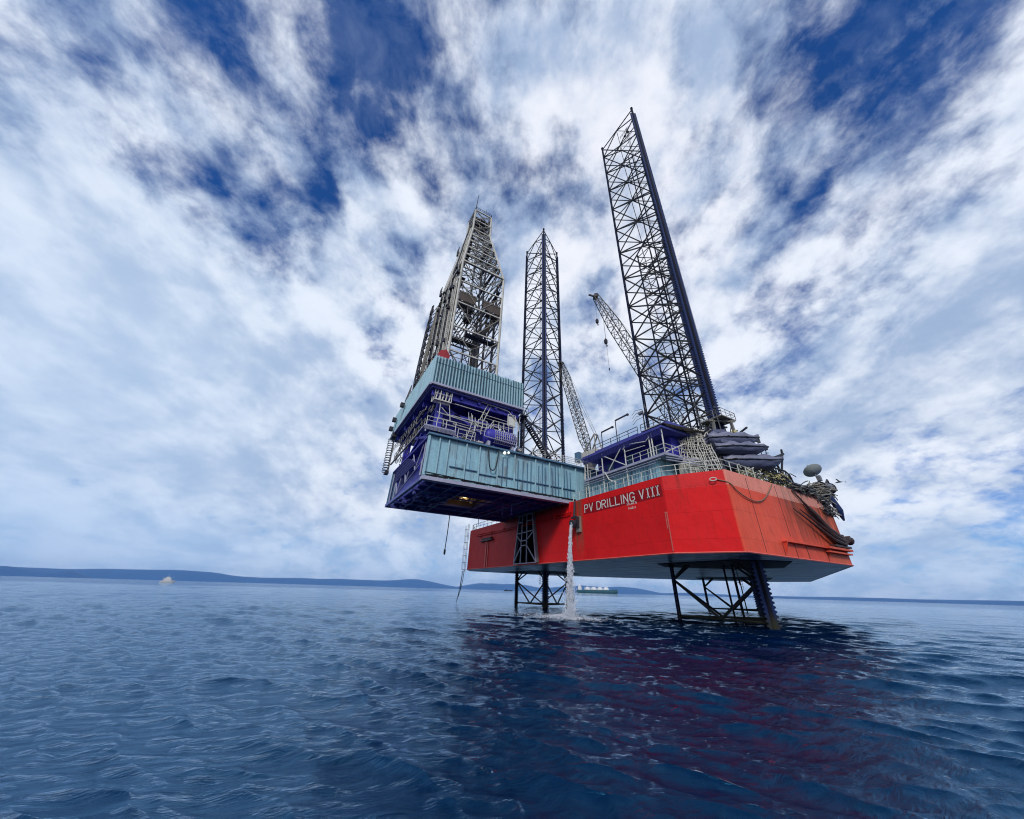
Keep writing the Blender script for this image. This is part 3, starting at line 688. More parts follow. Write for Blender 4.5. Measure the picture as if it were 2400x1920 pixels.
# ================================================================== DERRICK
dk = thing('derrick', 'tall bottle shaped cream steel derrick full of equipment standing inside the teal wind walls', 'derrick', (-3,-14.6,ZDB+.3))
DX1, DX0, DY0, DY1 = 3.4, -9.4, -19.1, -10.1
LV = [(26.3,DX1,DX0,DY0,DY1),(58.8,DX1,DX0,DY0,DY1),(75.6,-.9,-5.1,-16.9,-12.5),(82.6,-.9,-5.1,-16.9,-12.7)]
def dsec(z):
    for a, c in zip(LV, LV[1:]):
        if z <= c[0]+1e-6:
            t = (z-a[0])/(c[0]-a[0]); return [a[i]+(c[i]-a[i])*t for i in range(1,5)]
    return list(LV[-1][1:])
def dcor(z):
    x1,x0,y0,y1 = dsec(z); return [(x1,y0,z),(x1,y1,z),(x0,y1,z),(x0,y0,z)]
for ci in range(4):
    b = MB()
    for z0, z1 in zip([l[0] for l in LV],[l[0] for l in LV][1:]): b.beam(dcor(z0)[ci],dcor(z1)[ci],.34,up=(1,1,0))
    b.build('derrick_leg', M['cream'], dk)
gz = [31.8,37.2,42.4,48.0,53.3,58.8,62.2,65.6,69.,72.3,75.6,79.,82.6]
b = MB()
for z in gz:
    c = dcor(z); big = abs(z-58.8) < .1
    for i in range(4): b.beam(c[i],c[(i+1)%4],.42 if big else .24,.36 if big else .24)
    b.cut()
b.build_each('girt', M['cream'], dk)
b = MB()
for z0, z1 in zip([26.3]+gz, gz):
    c0, c1 = dcor(z0), dcor(z1)
    for i in range(4):
        j = (i+1)%4; a0, b0, a1, b1 = map(Vector,(c0[i],c0[j],c1[i],c1[j]))
        if z0 < 58:
            m = (a0+b0)/2; b.beam(a1,m,.15); b.beam(b1,m,.15)
        else: b.beam(a0,b1,.16); b.beam(b0,a1,.16)
        if z1 > 75: 
            for u in (.33,.66): b.beam(a0.lerp(b0,u),a1.lerp(b1,u),.08); b.beam(a0.lerp(a1,u),b0.lerp(b1,u),.08)
    b.cut()
b.build_each('wind_brace', M['cream_d'], dk)
b = MB()
for z0, z1 in zip([26.3]+gz[:9], gz[:10]):
    c0, c1 = dcor((z0+z1)/2), dcor(z1)
    for i in range(4):
        p0, p1 = Vector(c0[i]), Vector(c0[(i+1)%4]); b.beam(p0,p1,.09)
        q0, q1 = Vector(c1[i]), Vector(c1[(i+1)%4])
        for u in (.25,.75): b.beam(p0.lerp(p1,u),q0.lerp(q1,u),.07)
    b.beam(c1[0],c1[2],.12); b.beam(c1[1],c1[3],.12); b.cut()
b.build_each('secondary_frame', M['cream_d'], dk)
b = MB()   # inner framing and guide rails
for x, y in ((-3,-10.4),(1.2,-10.4),(-6.6,-10.4),(-3,-18.9)): b.beam((x,y,26.3),(x,y,58.6),.34); b.cut()
for x in (-2,-4.2): b.beam((x,-11.6,27),(x,-12.4,75),.26); b.cut()
b.build_each('guide_beam', M['dark'], dk)
b = MB()   # racking board
b.box((-9.2,-18.9,48.6),(-7.4,-10.3,48.8)); b.box((1.6,-18.9,48.6),(3.2,-16.6,48.8)); b.box((1.6,-12.8,48.6),(3.2,-10.3,48.8)); b.box((DX1-.12,DY0+.3,48.8),(DX1-.04,-15.4,51)); b.box((DX1-.12,-13.9,48.8),(DX1-.04,DY1-.3,51)); b.box((DX0+.3,DY0+.06,48.8),(DX1-.3,DY0+.12,51)); b.box((DX0+.3,DY1-.12,48.8),(DX1-.3,DY1-.06,51))
for k in range(12):
    y = -18.4+.65*k; b.box((-9,y,48.82),(3,y+.14,49.1))
b.build('racking_board', M['brown'], dk)
b = MB()
for x0_, y0_, z in ((-9,-18.7,54.6),(-8,-18,62.4),(-7,-17.4,67),(-6,-16.8,71.5)):
    s_ = dsec(z); b.box((s_[1]+.3,s_[2]+.3,z),(s_[0]-.3,s_[2]+1.1,z+.12)); b.cut(); b.box((s_[1]+.3,s_[3]-.9,z+.4),(s_[0]-.3,s_[3]-.3,z+.52))
    b.rail([(s_[1]+.3,s_[2]+.3,z+.12),(s_[0]-.3,s_[2]+.3,z+.12)],1.1,1.4,.05); b.cut()
b.build_each('service_platform', M['dark'], dk)
b = MB(); b.box((DX1-1.6,-16.4,42.0),(DX1-.4,-10.4,42.2)); b.rail([(DX1-.4,-13.2,42.25),(DX1-.4,-10.6,42.25)],1.1,.9,.05)
b.beam((DX1-.7,-12.6,42.4),(DX1-.7,-10.3,48.4),.18); b.beam((DX1-1.5,-12.6,42.4),(DX1-1.5,-10.3,48.4),.18)
for i in range(14): p = Vector((DX1-1.1,-12.6,42.4)).lerp(Vector((DX1-1.1,-10.3,48.4)),i/13); b.box((p.x-.4,p.y-.14,p.z-.04),(p.x+.4,p.y+.14,p.z+.04))
b.build('inner_stair', M['dark'], dk)
b = MB(); rr6 = random.Random(61)   # racked pipe stands
for k in range(40): 
    x = -9+5.2*rr6.random(); y = -18.6+1.6*rr6.random(); b.tube((x,y,26.6),(x+.2,y,50.5+2*rr6.random()),.09,n=6); b.cut()
for k in range(26):
    x = -9+5*rr6.random(); y = -11.8+1.2*rr6.random(); b.tube((x,y,26.6),(x,y,50.5+2*rr6.random()),.09,n=6); b.cut()
b.build_each('pipe_stand', M['cream_d'], dk)
b = MB()   # travelling block and lines
b.box((-3.8,-15.4,52.6),(-2.2,-13.8,56.4)); b.lathe([(.5,0),(.9,.4),(.9,1.6),(.4,2.2)],(-3,-14.6,49.6),n=12)
for dx in (-.5,-.2,.2,.5): b.tube((-3+dx,-14.6,56),(-3+dx,-14.6,79.5),.045,n=4)
b.path([(-1.6,-13,37),(-1.2,-12.4,45),(-2.4,-13.8,52)],.14,n=6); b.tube((-3,-14.6,26.5),(-3,-14.6,50),.12,n=6)
b.build('travelling_block', M['dark'], dk)
b = MB()   # crown block
b.box((-4.9,-16.7,80.2),(-1.1,-12.9,80.6)); b.build('crown_deck', M['dark'], dk); b = MB()
for y in (-15.8,-14.8,-13.8): b.lathe([(.2,0),(.8,.1),(.8,.3),(.2,.4)],(-3.2,y,79.4),(1,0,0),14); b.cut()
b.build_each('crown_sheave', M['dark'], dk); b = MB()
b.rail([(-.9,-16.9,82.7),(-.9,-12.7,82.7),(-5.1,-12.7,82.7),(-5.1,-16.9,82.7)],1.1,1.0,.05,close=True)
for k in range(30):
    x = -5+4*rr6.random(); y = -16.8+4*rr6.random(); z = 76+6*rr6.random(); b.beam((x,y,z),(x+1.4*(rr6.random()-.5),y+1.4*(rr6.random()-.5),z+1.4*(rr6.random()-.5)),.12)
b.build('crown_railing', M['dark'], dk)
b = MB(); b.tube((-.9,-16.9,82.6),(-.75,-16.8,88.6),.12,.06,n=6); b.tube((-.9,-14.2,82.6),(-.9,-14.2,85),.05,n=5); b.tube((-2.2,-12.9,82.6),(-2.2,-12.9,84.6),.04,n=5); b.build('mast_pole', M['dark'], dk)
b = MB()   # ladders, pipes and cages up the stern face
for x, dy in ((2.2,-.5),(-1.2,-.55),(-5,-.6)):
    b.ladder((x,DY0+dy,27),(x,DY0+dy,58.6),(1,0,0),.6,.45,.06)
for x in (2.9,.6,-2.9,-6.2,-9.0): b.tube((x,DY0-.35,26.6),(x,DY0-.35,57-1.5*abs(x+3)/6),.12,n=6)
for x, x2 in ((2.4,-1.3),(-6.6,-4.4)): b.tube((x,DY0-.35,57),(x2,-17.2,76),.1,n=6); b.ladder((x-.6,DY0-.5,58.6),(x2-.4,-17.3,76),(1,0,0),.5,.5,.05)
b.build('standpipe_ladder', M['cream'], dk)
b = MB()
for x in (1.6,-.2,-2.2,-3.8,-7.0,-8.2): b.tube((x,DY0-.4,26.6),(x+.2*math.sin(x),DY0-.4,56.5-1.5*abs(x+3)/6),.13,n=6)
b.tube((-2,-19.5,57),(-3.2,-17.4,76),.12,n=6)
for k in range(34):
    z = 27+31*rr6.random(); x = -9+12*rr6.random(); b.box((x,DY0-.9,z),(x+.25+.7*rr6.random(),DY0-.3,z+.2+.8*rr6.random()))
b.build('cable_bundle', M['dark'], dk)
b = MB()   # cage lattice hung on the port stern corner
CX, CY = -9.6, -20.4
b.path([(CX-3.4,CY,36.5),(CX-4.0,CY,39),(CX-3.2,CY,51),(CX-1.2,CY,57.5)],.16,n=6); b.path([(CX-1.4,CY,36),(CX-1.6,CY,50),(CX-.2,CY,57)],.12,n=6)
for z in np.arange(37.5,56,2.2):
    t = (z-37)/20; b.beam((CX-3.9+1.9*t,CY,z),(CX+.3,CY+1,z+.2),.12); b.beam((CX-3.9+1.9*t,CY,z),(CX+.3,CY+1,z+2.2),.1)
    b.box((CX-3.2+1.4*t,CY-.2,z+.3),(CX-2.2+1.6*t,CY+.3,z+1.3))
b.cut()
for x, z in ((-7.4,60.6),(-6.6,72.2)): 
    s_ = dsec(z); b.cut(); b.box((s_[1]-1.6,s_[2]-.6,z),(s_[1]-.2,s_[2]+.6,z+.12)); b.rail([(s_[1]-1.6,s_[2]-.6,z),(s_[1]-.2,s_[2]-.6,z)],1.9,.5,.07); b.rail([(s_[1]-1.6,s_[2]-.6,z),(s_[1]-1.6,s_[2]+.6,z)],1.9,.5,.07)
b.build_each('side_cage', M['dark'], dk)
b = MB()
for k in range(16):
    x = -12.9+.24*k; y = -20.4+1.2*rr6.random(); zt_ = 50+7*(x+12.9)/3.6; b.tube((x,y,29.5+1.5*rr6.random()),(x+.5,y+.6,zt_),.08+.06*rr6.random(),n=6); b.cut()
b.build_each('hose_run', M['cream_d'], dk)
b = MB()
for k in range(30):
    x = DX0-5.6+5.4*rr6.random(); z = 31+7*rr6.random()+(x+12)*.5; b.beam((x,-20.5,z),(x+1.5*rr6.random(),-20.5+.4*rr6.random(),z+2.4*rr6.random()),.13)
b.box((-14.6,-21.2,32.2),(-13.2,-20.4,33.0)); b.box((-13.9,-21,33.6),(-12.7,-20.4,35.4)); b.rail([(-14.6,-21.2,33),(-11,-21.2,35)],1.8,.7,.07); b.beam((-14.4,-20.8,32.6),(-9.6,-20.2,37),.3)
b.build('corner_platform', M['dark'], dk)
b = MB(); b.m = 0
rc = [(3.3+.5*math.cos(t)*0,-19.75+.85*math.cos(t)*(1+.25*math.sin(3*t)),34.9+1.75*math.sin(t)*(1+.12*math.cos(5*t))) for t in np.linspace(0,2*PI,14,endpoint=False)]
k = len(rc); b.add([(x+.45,y,z) for x,y,z in rc]+[(x-.6,y,z) for x,y,z in rc],[tuple(range(k)),tuple(range(2*k-1,k-1,-1))]+[(i,k+i,k+(i+1)%k,(i+1)%k) for i in range(k)])
tag(b.build('red_cover', M['red_box']), 'crumpled dark red cover at the foot of the derrick above the teal wall corner', 'cover')

# ================================================================== DECK HOUSE
HX0, HX1, HY = 10.3, 25.0, 2.5
dh = thing('deck_house', 'deck house with teal lower wall, open indigo gallery and overhanging roof on the stern deck', 'deck house', (17,5,ZT))
b = MB(); b.box((HX0+.3,HY+.5,ZT+.01),(23.3,8.3,17.15)); b.build('lower_wall', M['teal'], dh)
b = MB()
for x in (14.6,18.9,21.5): b.box((x,HY+.32,ZT+.02),(x+.12,HY+.498,17.1))
for x in np.arange(11,23,.45): b.box((x,HY+.46,ZT+.4),(x+.05,HY+.498,16.6+.2*math.sin(x*3)))
b.build('wall_rib', M['teal_dark'], dh)
b = MB(); b.box((HX0,HY-.1,17.16),(HX1,9,17.42)); b.build('gallery_floor', M['lilac'], dh)
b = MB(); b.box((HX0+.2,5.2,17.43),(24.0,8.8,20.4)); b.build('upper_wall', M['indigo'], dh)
b = MB(); b.box((12.6,5.12,18.2),(13.8,5.199,19.6)); b.box((16.6,5.12,17.9),(17.6,5.199,19.9)); b.box((20.2,5.12,18.4),(22.2,5.199,19.7)); b.build('gallery_window', M['teal_dark'], dh)
b = MB()
b.box((HX0-.2,HY-.35,20.45),(HX1+.25,9.2,20.62)); b.box((HX0-.2,HY-.1,20.63),(HX1+.1,9.2,20.9))
for k in range(6): b.tube((HX0,HY-.4+.05*k,20.4-.13*k),(HX1,HY-.4+.05*k,20.4-.13*k),.045,n=5)
b.build('roof', M['indigo2'], dh)
b = MB(); b.box((HX0+1,HY+1.5,20.91),(20,8.6,21.9)); b.box((20.05,HY+2.2,20.91),(HX1-.6,8.4,22.3)); b.build('roof_housing', M['indigo2'], dh)
b = MB()
def col(x, z0=ZT, z1=20.45, r=.085): b.tube((x,HY-.02,z0),(x,HY-.02,z1),r,n=6); b.cut()
for x in (10.5,11.1,14.3,18.7,22.9,23.3,24.9): col(x, ZT if x in (10.5,11.1,14.3,18.7) else 17.4)
b.tube((14.4,HY-.08,20.0),(18.6,HY-.08,17.5),.08,n=6); b.cut(); b.tube((18.5,HY-.16,20.2),(15.6,HY-.16,17.5),.08,n=6)
b.tube((24.9,HY,17.4),(HX1,8.8,20.4),.08,n=6); b.tube((HX1,8.9,17.4),(HX1,8.9,20.4),.08,n=6)
b.path([(18.6,HY-.2,19.6),(19.2,HY-.2,20.1),(22.4,HY-.2,19.5),(23,HY-.2,19.8),(23.2,HY-.2,20.1)],.06,n=5)
b.path([(18.8,HY-.2,19.2),(22.3,HY-.2,19.0)],.05,n=5); b.path([(14.9,HY-.3,17.4),(15.6,HY-.3,16.2),(16.9,HY-.3,15.5)],.09,n=6)
b.build_each('gallery_column', M['white'], dh)
b = MB(); b.rail([(18.7,HY-.05,17.42),(HX1,HY-.05,17.42),(HX1,9,17.42)],1.05,1.3,.045)
b.rail([(HX0,HY-.05,17.42),(14.3,HY-.05,17.42)],1.05,1.3,.045); b.build('guard_rail', M['white'], dh)
b = MB()
for k in range(3): b.tube((HX0,HY-.15,17.1-.32*k),(HX1-.8*k,HY-.15,17.1-.32*k),.06,n=5); b.tube((HX1-.1,HY,17.1-.3*k),(HX1+3.2,8.4,16.2-.3*k),.06,n=5)
b.build('cable_rack', M['lilac'], dh)
b = MB(); b.rail([(HX0+1,HY+1.6,21.9),(20,HY+1.6,21.9)],1.0,1.6,.05); b.rail([(20,HY+2.3,22.3),(HX1-.6,HY+2.3,22.3)],1.0,1.2,.05); b.build('roof_rail', M['dark'], dh)
b = MB(); b.add([(HX1-3,HY-.2,20.95),(HX1+.5,HY-.2,20.95),(HX1+1.6,9,20.95),(HX1-3,9,22.6),(HX1-3,HY+2,22.3)],[(0,1,2,3,4),(4,3,2,1,0)]); b.build('mesh_awning', M['cream_d'], dh)
# end bay beside the jacking house
b = MB(); b.box((24.1,5.6,ZT+.01),(26.6,9.2,17.0)); b.build('end_cabin', M['cream'], dh)

# flood light posts on the roof and deck
def lamp_post(x, y, z, h, arm, label, mat='dark'):
    t = thing('light_post', label, 'light post', (x,y,z), 'light posts on the rig deck')
    b = MB(); b.tube((x,y,z),(x,y,z+h),.07,n=6); b.build('post', M[mat], t)
    b = MB(); b.beam((x,y,z+h),(x+arm[0],y+arm[1],z+h+.15),.14,.2); b.box((x+arm[0]-.15,y+arm[1]-.15,z+h),(x+arm[0]+.15,y+arm[1]+.15,z+h+.25)); b.build('lamp_arm', M[mat], t)
    return t
lamp_post(13.2,3.9,21.0,3.4,(2.2,.2,0),'shorter lamp post with long arm on the deck house roof end nearest the cantilever')
lamp_post(16.3,3.9,21.0,4.2,(2.3,.2,0),'taller lamp post with long arm on the middle of the deck house roof')
lamp_post(26.6,8.0,20.95,4.0,(-1.2,-.2,0),'lamp post by the thick toothed chord of the biggest leg')
# radar mast on the roof
rd = thing('radar_mast', 'small dark mast with curved bars beside the leg on the deck house roof', 'mast', (20.6,5,21.9))
b = MB(); b.tube((20.6,5,21.8),(20.6,5,25.4),.12,.07,n=6); b.path([(20.6,5,24.4),(21.2,5,25.4),(21.0,5,26.2)],.09,n=5); b.build('pole', M['dark'], rd)
b = MB()
for k in range(4): b.path([(18.6,5,25.4-.5*k),(19.4,5,25.9-.5*k),(20.6,5,25.6-.4*k)],.04,n=4)
b.box((19.9,4.8,25.0),(20.6,5.2,25.3)); b.build('antenna_bar', M['grey'], rd)

sn = thing('scaffold_screen', 'woven pale scaffold net sloping down between the deck house and the lifeboats', 'scaffold net', (26,7,ZT))
rs_ = random.Random(91)
def sq(u, v): # u along, v down
    top = Vector((23.4,8.8,22.6)).lerp(Vector((26.6,9.4,21.2)),u); bot = Vector((25.4,5.2,15.2)).lerp(Vector((29.2,6.0,14.6)),u)
    p = top.lerp(bot,v); return p+Vector((0,-.6*math.sin(PI*v),.5*math.sin(PI*v)))
b = MB()
for i in range(15): b.path([sq(i/14,k/10)+Vector((.08*rs_.gauss(0,1),.08*rs_.gauss(0,1),.06*rs_.gauss(0,1))) for k in range(11)],.055,n=5); b.cut()
b.build_each('upright', M['cream'], sn)
b = MB()
for i in range(19): b.path([sq(k/8,i/18)+Vector((.06*rs_.gauss(0,1),.1*rs_.gauss(0,1),.08*rs_.gauss(0,1))) for k in range(9)],.05,n=5); b.cut()
b.build_each('cross_bar', M['cream'], sn)
b = MB(); q = [sq(0,0),sq(1,0),sq(1,1),sq(0,1)]; q = [p+Vector((.1,.45,-.25)) for p in q]; b.add(q+[p+Vector((0,.06,0)) for p in q],[(0,1,2,3),(7,6,5,4),(0,4,5,1),(1,5,6,2),(2,6,7,3),(3,7,4,0)]); b.build('backing_sheet', M['dark'], sn)

# ================================================================== CRANES
def make_crane(foot, tip, label, w, hooks, gate):
    foot, tip = Vector(foot), Vector(tip); d = (tip-foot).normalized(); L = (tip-foot).length
    t = thing('deck_crane', label, 'crane', (foot.x,foot.y,ZT), 'lattice boom deck cranes')
    b = MB(); b.lathe([(1.3,0),(1.3,.3),(1.05,.6),(1.05,foot.z-ZT-2.6),(1.6,foot.z-ZT-1.6),(1.6,foot.z-ZT-1.3)],(foot.x,foot.y,ZT),n=18); b.build('pedestal', M['cream_d'], t)
    hd = Vector((d.x,d.y,0)).normalized(); sd = Vector((-hd.y,hd.x,0))
    base = Vector((foot.x,foot.y,foot.z-1.2))
    b = MB(); cw = .0
    def q(u, v, w_): return tuple(base+hd*u+sd*v+Vector((0,0,w_)))
    vs = [q(u,v,z) for z in (0,2.4) for u, v in ((-3.4,-1.5),(1.4,-1.5),(1.4,1.5),(-3.4,1.5))]
    b.add(vs,[(0,3,2,1),(4,5,6,7),(0,1,5,4),(1,2,6,5),(2,3,7,6),(3,0,4,7)]); b.build('machinery_house', M['cream'], t)
    b = MB(); vs = [q(u,v,z) for z in (.2,2.6) for u, v in ((1.42,1.0),(2.8,1.0),(2.8,2.4),(1.42,2.4))]
    b.add(vs,[(0,3,2,1),(4,5,6,7),(0,1,5,4),(1,2,6,5),(2,3,7,6),(3,0,4,7)]); b.build('operator_cab', M['teal_dark'], t)
    gtop = base-hd*2.4+Vector((0,0,gate))
    b = MB()
    for s in (-1,1):
        b.beam(base+sd*s*1.2-hd*3+Vector((0,0,2.4)),gtop+sd*s*.6,.25); b.beam(base+sd*s*1.2+hd*.8+Vector((0,0,2.4)),gtop+sd*s*.6,.25)
    b.beam(gtop-sd*.6,gtop+sd*.6,.3); b.build('gantry', M['cream_d'], t)
    n_ = d.cross(sd).normalized()
    if n_.z < 0: n_ = -n_
    def bw(u): return w*(.35+.65*min(1,u/.16)) if u < .16 else (w if u < .8 else w*(1-.5*(u-.8)/.2))
    b = MB(); S = 26
    def cp(u, a, c): k = bw(u)/2; return foot+d*(L*u)+sd*(a*k)+n_*(c*k)
    cor = ((-1,-1),(1,-1),(1,1),(-1,1))
    for a, c in cor:
        for i in range(S): b.tube(cp(i/S,a,c),cp((i+1)/S,a,c),.11,n=5)
    for i in range(S+1):
        for k in range(4):
            a, c = cor[k], cor[(k+1)%4]; b.tube(cp(i/S,*a),cp(i/S,*c),.06,n=4)
            if i < S: b.tube(cp(i/S,*(a if i%2 else c)),cp((i+1)/S,*(c if i%2 else a)),.065,n=4)
    b.build('boom', M['boom'], t)
    b = MB()
    hp = foot+d*L
    for s in (-.5,.5): b.lathe([(.15,0),(.6,.05),(.6,.25),(.15,.3)], hp+sd*s, sd, 14)
    b.beam(hp+sd*.8,hp-sd*.8,.5); b.beam(hp,hp+d*1.2-n_*1.4,.35); b.build('sheave_head', M['dark'], t)
    b = MB()
    for s in (-.5,.5): b.tube(gtop+sd*s,foot+d*(L*.93)+sd*s+n_*w*.5,.035,n=4); b.tube(gtop+sd*s,foot+d*(L*.62)+sd*s+n_*w*.5,.03,n=4)
    b.tube(foot+n_*.9-d*1,hp+n_*.5,.03,n=4); b.build('pendant_line', M['dark'], t)
    for u, ln, sz in hooks:
        p = foot+d*(L*u)-n_*.6; b = MB(); b.tube(p,p-Vector((0,0,ln)),.035,n=4); h_ = b.build('hoist_line', M['black'], t)
        q0 = p-Vector((0,0,ln)); b = MB(); b.lathe([(.08,0),(.34*sz,.35*sz),(.38*sz,1.1*sz),(.1,1.6*sz)], q0-Vector((0,0,1.5*sz)), n=8)
        b.path([q0-Vector((0,0,1.5*sz)),q0-Vector((0,.0,1.9*sz)),q0+Vector((.25*sz,0,-2.15*sz)),q0+Vector((.42*sz,0,-1.85*sz))],.07*sz,n=5)
        b.build('hook', M['black'], h_)
        
    return t
make_crane((12.6,31,23.5),(4.1,15,66.9),'long lattice boom crane behind the biggest leg, hook lines hanging from its head',2.3,((.985,6.4,1.0),(.90,8.6,1.1),(.895,16.5,.35)),8.5)
make_crane((-11.5,23.3,31.2),(-20.3,22.3,63.8),'smaller lattice boom crane leaning behind the slimmer leg next to the derrick',1.9,(),6.5)

# ================================================================== LIFEBOATS
def make_boat(root, ax, L, W, H, label):
    ax = Vector((*ax,0)).normalized(); sd = Vector((-ax.y,ax.x,0)); r0 = Vector(root)
    t = thing('lifeboat', label, 'lifeboat', tuple(r0), 'lifeboats by the starboard rail')
    S, K = 18, 16; 
    def ring(u, top):
        # half-width & depth along the length
        s = math.sin(PI*min(max(.08+.9*u,0),1))**.45
        if u > .6: s *= 1-((u-.6)/.4)**2.6*.82
        return s
    b = MB(); vs = []
    for i in range(S+1):
        u = i/S; s = ring(u,0); rise = .28*H*max(0,(u-.55)/.45)**2
        for j in range(K+1):
            a = PI*j/K; vs.append(r0+ax*(L*u)+sd*(-W/2*s*math.cos(a)*(1 if True else 1))+Vector((0,0,-H*.55*(s**.6)*math.sin(a)**.8*(.55+.45*s)+rise)))
    fs = [(i*(K+1)+j,i*(K+1)+j+1,(i+1)*(K+1)+j+1,(i+1)*(K+1)+j) for i in range(S) for j in range(K)]
    fs += [tuple(range(K+1)), tuple(S*(K+1)+j for j in range(K,-1,-1))]
    q_ = random.Random(int(r0.z*10)); vs = [v+Vector((q_.gauss(0,.035),q_.gauss(0,.035),q_.gauss(0,.035))) for v in vs]
    b.add(vs,fs); b.build('boat_hull', M['boat'], t, True)
    b = MB(); vs = []
    for i in range(S+1):
        u = i/S; s = ring(u,1)*.96; rise = .28*H*max(0,(u-.55)/.45)**2; hh = H*.42*(1 if u < .62 else 1-.75*((u-.62)/.38))*(1 if u > .06 else .75)
        for j in range(K+1):
            a = PI*j/K; vs.append(r0+ax*(L*u)+sd*(-W/2*s*math.copysign(abs(math.cos(a))**.6,math.cos(a)))+Vector((0,0,hh*math.sin(a)**.55+rise+.02)))
    vs = [v+Vector((q_.gauss(0,.03),q_.gauss(0,.03),q_.gauss(0,.05)+.12*math.sin(3.1*v.x+2*v.y))) for v in vs]
    b.add(vs,[(i*(K+1)+j,(i+1)*(K+1)+j,(i+1)*(K+1)+j+1,i*(K+1)+j+1) for i in range(S) for j in range(K)]+[tuple(range(K,-1,-1)),tuple(S*(K+1)+j for j in range(K+1))]); b.build('canopy', M['boat_lt'], t, True)
    b = MB(); cb = r0+ax*(L*.12)+Vector((0,0,H*.42)); vs = [cb+ax*(u*1.5)+sd*(w_*.6)+Vector((0,0,z_)) for z_ in (0,.38) for u,w_ in ((0,-1),(1,-1),(1,1),(0,1))]
    b.add(vs,[(0,3,2,1),(4,5,6,7),(0,1,5,4),(1,2,6,5),(2,3,7,6),(3,0,4,7)]); b.build('wheelhouse', M['boat'], t)
    b = MB(); pl = [r0+ax*(L*i/S)+sd*(-(W/2*ring(i/S,0)+.05))+Vector((0,0,.28*H*max(0,(i/S-.55)/.45)**2)) for i in range(S+1)]
    pr_ = [r0+ax*(L*i/S)+sd*(W/2*ring(i/S,0)+.05)+Vector((0,0,.28*H*max(0,(i/S-.55)/.45)**2)) for i in range(S+1)]
    b.path(pl,.07,n=5); b.path(pr_,.07,n=5); b.build('fender_strip', M['black'], t)
    return t
make_boat((27.4,7.2,19.2),(.5,.87),6.6,2.5,1.9,'topmost of the three slate lifeboats stacked by the biggest leg')
make_boat((28.0,7.2,17.9),(.5,.87),6.6,2.4,1.5,'middle slate lifeboat, squeezed between the upper and the lower lifeboat')
make_boat((28.0,8.2,16.5),(.5,.87),7.4,2.4,1.9,'lowest of the three slate lifeboats, just above the white rail')
dv = thing('boat_davit', 'dark steel cradle frame holding the three slate lifeboats', 'davit', (27.2,9,ZT))
b = MB()
for (x,y) in ((26.4,8.4),(28.6,12.2)):
    b.beam((x,y,ZT),(x,y,20.6),.24); 
    for z in (15.6,17.2,18.5): b.beam((x-.3,y-.2,z),(x+1.9,y-1.0,z),.14)
b.beam((26.4,8.4,20.6),(28.6,12.2,20.6),.2); b.build('cradle', M['dark'], dv)
b = MB(); b.beam((26.4,8.4,20.6),(28.3,7.4,20.7),.18); b.beam((28.6,12.2,20.6),(30.4,11.4,20.8),.18); b.build('davit_arm', M['dark'], dv)
# masts behind the boats
def mast(x, y, z, h, label, top):
    t = thing('signal_mast', label, 'mast', (x,y,z)); b = MB(); b.tube((x,y,z),(x-.05,y,z+h),.08,.05,n=6); b.build('pole', M['dark'], t)
    b = MB()
    if top == 0: b.box((x-.1,y-.45,z+h),(x+.1,y+.45,z+h+.5)); 
    elif top == 1: b.box((x-.2,y-.2,z+h-.1),(x+.2,y+.2,z+h+.4)); b.tube((x,y-.5,z+h-.6),(x,y+.5,z+h-.4),.05,n=4)
    else: b.lathe([(.05,0),(.18,.1),(.18,.35),(.05,.5)],(x,y,z+h),n=8); b.tube((x,y-.4,z+h-.5),(x,y+.1,z+h-.2),.05,n=4)
    b.build('mast_head', M['dark'], t); return t
mast(29.6,14.8,15,4.9,'thin dark mast with a twin square lamp head behind the lifeboats',0)
mast(29.4,16.6,14.4,5.0,'leaning dark mast with small box head, second post behind the lifeboats',1)
mast(28.2,9.6,20.7,3.0,'short mast with round lamp standing above the topmost lifeboat',2)
bm = thing('boom_rest', 'black forked boom rest slanting up over the rail behind the lifeboats', 'boom rest', (29.2,17,ZT))
b = MB(); b.beam((29.4,12.8,16.6),(29.5,20.8,19.6),.26); b.beam((29.4,19.4,15),(29.5,17.6,18.6),.2); b.beam((29.5,18.8,17.0),(29.5,20.6,19.6),.18); b.beam((29.5,20.5,19.5),(29.5,20.7,20.2),.2); b.build('arm', M['black'], bm)
b = MB(); b.beam((29.4,13.4,15.2),(29.4,17,17.6),.22); b.beam((29.4,17.0,ZT),(29.4,16.2,17.5),.22); b.build('strut', M['black'], bm)
# tall fence panel
fn = thing('pipe_rack_fence', 'dark barred steel rack standing on the deck edge between lifeboats and satellite dish', 'rack', (29.8,17,ZT))
b = MB(); b.path([(29.9,13.6,16.7),(29.9,18.6,16.75),(29.9,19.4,16.4),(29.9,20.2,14.0)],.11,n=6); b.build('frame', M['black'], fn)
b = MB()
for k in range(9): y = 14.6+.56*k; b.tube((29.9,y,ZT),(29.9,y,16.7 if y < 18.7 else 16.2),.07,n=5)
b.build('bar', M['black'], fn)
